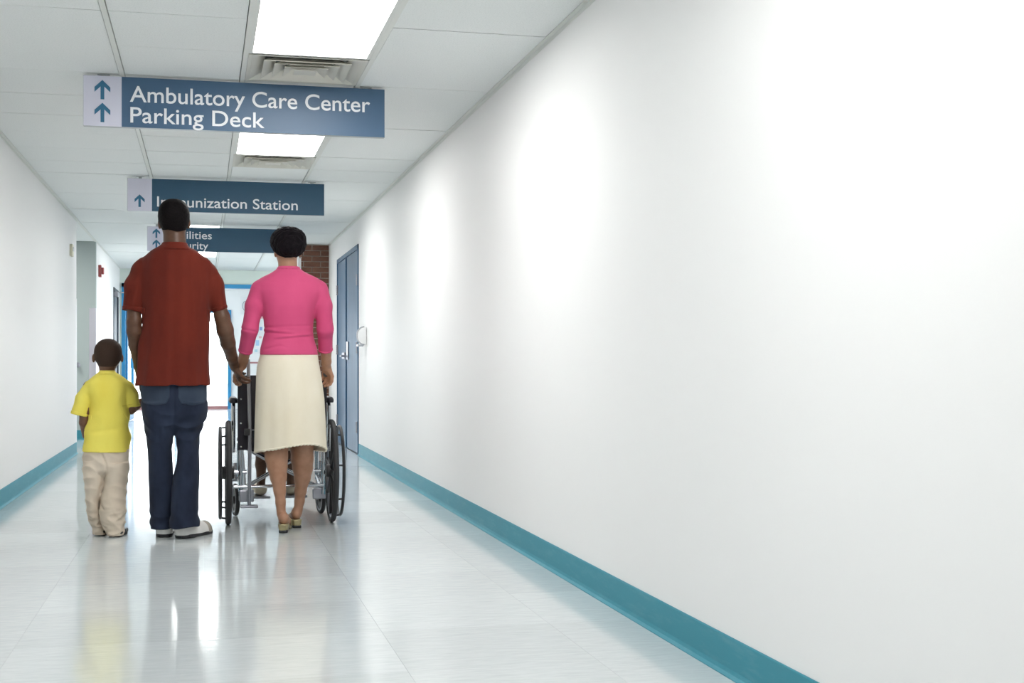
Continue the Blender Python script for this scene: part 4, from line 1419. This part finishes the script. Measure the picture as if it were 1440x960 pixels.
# side frames
for X, sd in ((PX0, -1), (PX1, 1)):
    m = MB()
    t_ = .0115
    m.tube([(X, WY - .035, .17), (X, WY - .035, .84), (X, WY - .05, .868), (X, WY - .08, .880), (X, GY, GZ)], t_)
    m.build('back_post', M_chrome, wc, smooth=True)
    m = MB(); m.tube([(X, GY - .005, GZ), (X, GY + .115, GZ)], .0165, 14); g_ = m.build('push_grip', M_rubber, wc, smooth=True)
    m = MB(); m.tube([(X, WY - .035, .46), (X, WY + .37, .46), (X, WY + .40, .44), (X, WY + .41, .40), (X, WY + .41, .22)], t_)
    m.tube([(X, WY - .035, .19), (X, WY + .41, .24)], t_)
    m.build('side_frame', M_chrome, wc, smooth=True)
    xa_ = X + sd * .040
    m = MB(); m.tube([(xa_, WY + .02, .42), (xa_, WY + .02, .69), (xa_, WY + .05, .705), (xa_, WY + .24, .705), (xa_, WY + .27, .69), (xa_, WY + .27, .42)], .0105)
    m.build('arm_frame', M_chrome, wc, smooth=True)
    MB().box(xa_ - .003, xa_ + .003, WY + .03, WY + .26, .47, .65).build('skirt_guard', mat('guard_teal', (.05, .13, .17), .3), wc)
    f = Field((xa_ - .05, WY - .04, .69), (xa_ + .05, WY + .30, .77), .004)
    f.add(cone((xa_, WY + .0, .722), (xa_, WY + .255, .722), .025, .025), 0)
    f.cut(lambda X_, Y_, Z_: np.abs(Z_ - .726) - .017 + 0 * X_ + 0 * Y_)
    f.build('armrest_pad', M_vinyl, wc)
    # front caster
    cxr, cyr, czr = W(331 if sd < 0 else 451, 720, 8.17).x, 8.17, .100
    an = math.radians(9)
    cm = MB()
    cm.lathe([(.086 + .0135 * math.cos(a), .0135 * math.sin(a)) for a in np.linspace(0, 2 * math.pi, 11)[:-1]], (0, 0, 0), 'x', 36, True)
    cm2 = MB(); cm2.lathe([(.0001, -.016), (.022, -.016), (.026, -.006), (.076, -.007), (.078, 0), (.076, .007), (.026, .006), (.022, .016), (.0001, .016)], (0, 0, 0), 'x', 28)
    cm3 = MB(); cm3.lathe([(.079, -.0115), (.070, -.0115), (.070, .0115), (.079, .0115)], (0, 0, 0), 'x', 36, True)
    def tr(mb):
        mb.v = [(cxr + x * math.cos(an) - y * math.sin(an), cyr + x * math.sin(an) + y * math.cos(an), czr + z) for x, y, z in mb.v]; return mb
    cs_ = tr(cm).build('caster', M_rubber, wc, smooth=True)
    tr(cm2).build('caster_hub', M_black, cs_, smooth=True); tr(cm3).build('caster_rim', M_steel, cs_, smooth=True)
    m = MB()
    for q in (-.024, .024): m.box(q - .003, q + .003, -.018, .018, -.01, .125)
    m.box(-.027, .027, -.018, .018, .115, .125)
    tr(m).build('caster_fork', M_steel, cs_)
    m = MB(); m.tube([(cxr, cyr, .225), (cxr, cyr, .33)], .018); m.tube([(cxr, cyr, .27), (X, WY + .41, .27)], .010)
    m.build('caster_stem', M_chrome, wc, smooth=True)
    # footrest
    fx0 = W(365 if sd < 0 else 411, 699, 8.42).x
    m = MB(); m.tube([(X, WY + .41, .43), (X - sd * .02, WY + .46, .42), (X - sd * .035, WY + .60, .26), (X - sd * .045, WY + .66, .125)], .0105)
    hg = m.build('footrest_hanger', M_chrome, wc, smooth=True)
    MB().box(min(fx0 - .065, X - sd * .045), max(fx0 + .065, X - sd * .045), WY + .60, WY + .78, .085, .101).build('footplate', M_steel, hg, bevel=.004)
    for k in range(4):
        q = W((334.6 if sd < 0 else 449), (561, 595, 628, 645)[k], WY - .06)
        if k < 3: MB().lathe([(.0001, -.004), (.005, -.003), (.006, .004)], (X, WY - .062, q.z), 'y', 10).build('stud', M_chrome, wc)
# upholstery
def sling(x0, x1, y, z0, z1, sag, th, name, horiz=False):
    m = MB(); n = 14; vs = []; fs = []
    for face_ in (0, 1):
        for i in range(n + 1):
            u = i / n; x = x0 + (x1 - x0) * u; s_ = sag * 4 * u * (1 - u)
            for j in range(2):
                if horiz: vs.append((x, (y, z0)[j], z1 - s_ - face_ * th))
                else: vs.append((x, y + s_ + face_ * th, (z0, z1)[j]))
    o = 2 * (n + 1)
    for i in range(n):
        a = 2 * i
        fs += [(a, a + 2, a + 3, a + 1), (o + a, o + a + 1, o + a + 3, o + a + 2), (a, o + a, o + a + 2, a + 2), (a + 1, a + 3, o + a + 3, o + a + 1)]
    fs += [(0, 1, o + 1, o), (2 * n, o + 2 * n, o + 2 * n + 1, 2 * n + 1)]
    m.add(vs, fs)
    return m
bk = sling(PX0 - .018, PX1 + .018, WY - .058, .438, .872, .030, .014, 'backrest').build('backrest', M_vinyl, wc, smooth=True)
m = MB()
for X in (PX0, PX1): m.tube([(X, WY - .035, .44), (X, WY - .035, .86)], .0185)
m.build('post_sleeve', M_vinyl, bk, smooth=True)
sling(PX0 - .012, PX1 + .012, WY - .01, WY + .40, .485, .02, .016, 'seat', True).build('seat', M_vinyl, wc, smooth=True)
# cross brace and rear bar
for a, b, yy in (((PX0, .185), (PX1, .455), WY + .16), ((PX1, .185), (PX0, .455), WY + .185)):
    m = MB(); m.tube([(a[0], yy, a[1]), (b[0], yy, b[1])], .012)
    m.build('cross_brace', M_chrome, wc, smooth=True)
zb = W(390, 683, WY - .05).z
m = MB(); m.tube([(WL + .03, WY - .055, zb), (WR_ - .05, WY - .055, zb)], .009)
m.build('rear_bar', M_chrome, wc, smooth=True)
px = W(350.5, 600, WY - .10).x
m = MB(); m.tube([(px, WY - .10, .12), (px + .004, WY - .10, .55), (px - .006, WY - .10, .965)], .0105)
pole = m.build('upright_pole', M_steel, wc, smooth=True)
MB().cbox((px - .012, WY - .10, .545), .032, .030, .040).build('pole_clamp', M_black, pole, bevel=.004)
m = MB(); m.tube([(px, WY - .10, .556), (px + .16, WY - .08, .556)], .004, 8); m.build('pole_bracket', M_steel, pole)
MB().box(px - .05, px + .05, WY - .13, WY - .06, .108, .122).build('pole_foot', M_steel, pole, bevel=.003)
MB().box(PX0 - .01, PX0 + .075, WY - .05, WY + .03, .135, .205).build('brake_bracket', M_steel, wc, bevel=.006)
MB().box(PX1 - .06, PX1 + .015, WY - .02, WY + .04, .14, .20).build('brake_bracket', M_steel, wc, bevel=.006)

# ------------------------------------------------------------------ the passenger
pc = empty('person', (.49, 7.95, 0), 'passenger seated in the wheelchair, mostly hidden behind woman', 'person')
pxc, Yp = .495, 7.93
hc = np.array((pxc + .005, Yp + .01, 1.16))
B = Field((.22, 7.70, 0.08), (.78, 8.75, 1.32), .006)
B.add(ell(hc, (.070, .088, .085))); B.add(ell(hc + (0, .030, -.06), (.052, .06, .06)), .03)
B.add(cone(hc + (0, -.01, -.05), (pxc, Yp, .98), .05, .055), .02)
face(B, hc, .07, .088, .085, 0, pc, M_eye, M_iris)
for sd in (-1, 1): B.add(ell(hc + (sd * .070, .0, -.012), (.009, .016, .027)), .004)
B.add(column([(.50, pxc - .02, Yp, .13, .09), (.70, pxc, Yp, .115, .085), (.90, pxc, Yp, .125, .085), (1.0, pxc, Yp, .10, .06), (1.04, pxc, Yp, .05, .05)]), .02)
fl = [W(367, 686, 8.40), W(409, 686, 8.40)]
for (sd, ft) in ((-1, fl[0]), (1, fl[1])):
    hipx = .447 + sd * .075
    B.add(cone((hipx, Yp, .56), (ft.x, 8.36, .55), .07, .055), .02)
    B.add(cone((ft.x, 8.36, .54), (ft.x, 8.37, .42), .045, .036), .02); B.add(cone((ft.x, 8.37, .42), (ft.x, 8.39, .30), .036, .034), .02); B.add(cone((ft.x, 8.39, .30), (ft.x, 8.40, .17), .034, .027), .02)
    B.add(cone((ft.x, 8.39, .15), (ft.x + sd * .01, 8.55, .125), .030, .028), .015)
    sh = np.array((pxc + sd * .125, Yp, .955)); el = np.array((pxc + sd * .15, Yp + .06, .72)); wr_ = np.array((pxc + sd * .06, Yp + .25, .66))
    B.add(cone(sh, el, .042, .036), .02); B.add(cone(el, wr_, .036, .024), .01)
    hand(B, wr_, (-sd * .4, .85, -.1), (0, 0, -1), -sd, .9, .3)
B.build('body', S_man, pc)
g = Field(hc - (.12, .13, .13), hc + (.12, .13, .13), .006)
g.add(ell(hc + (0, -.005, .005), (.078, .096, .092)))
g.cut(lambda X, Y, Z: np.interp((Y - hc[1]).ravel(), [-.13, -.03, .03, .07, .1], [hc[2] - .08, hc[2] - .07, hc[2], hc[2] + .04, hc[2] + .05]).reshape(Y.shape) - Z + 0 * X)
g.build('hair', HR_man, pc)
f = Field((.22, 7.70, .46), (.78, 8.25, 1.06), .006)
f.add(column([(.50, pxc - .02, Yp, .145, .10), (.70, pxc, Yp, .13, .098), (.90, pxc, Yp, .140, .098), (1.0, pxc, Yp, .112, .072), (1.03, pxc, Yp, .07, .06)]), .02)
for sd in (-1, 1):
    sh = np.array((pxc + sd * .125, Yp, .955)); el = np.array((pxc + sd * .15, Yp + .06, .72)); wr_ = np.array((pxc + sd * .07, Yp + .22, .665))
    f.add(cone(sh, el, .048, .043), .02); f.add(cone(el, wr_, .043, .033, False, True), .01)
f.build('cardigan', K_cardigan, pc)
f = Field((.22, 7.80, .20), (.78, 8.50, .66), .006)
f.add(ell((.447, Yp, .57), (.16, .13, .085)), 0)
for (sd, ft) in ((-1, fl[0]), (1, fl[1])):
    hipx = .447 + sd * .075
    f.add(cone((hipx, Yp, .57), (ft.x, 8.36, .555), .078, .063), .02)
    f.add(cone((ft.x, 8.36, .55), (ft.x, 8.37, .455), .062, .062, False, True), .02)
f.build('skirt', K_dark, pc)
for (sd, ft) in ((-1, fl[0]), (1, fl[1])):
    f = Field((ft.x - .07, 8.30, .09), (ft.x + .07, 8.66, .22), .005)
    f.add(cone((ft.x, 8.385, .14), (ft.x + sd * .01, 8.57, .128), .038, .038), 0)
    f.cut(lambda X, Y, Z: np.maximum(.103 - Z, Z - .155 - np.clip(Y - 8.46, 0, 1) * .3) + 0 * X)
    f.build('shoe', mat('cream_slipper', (.55, .48, .36), .6), pc)
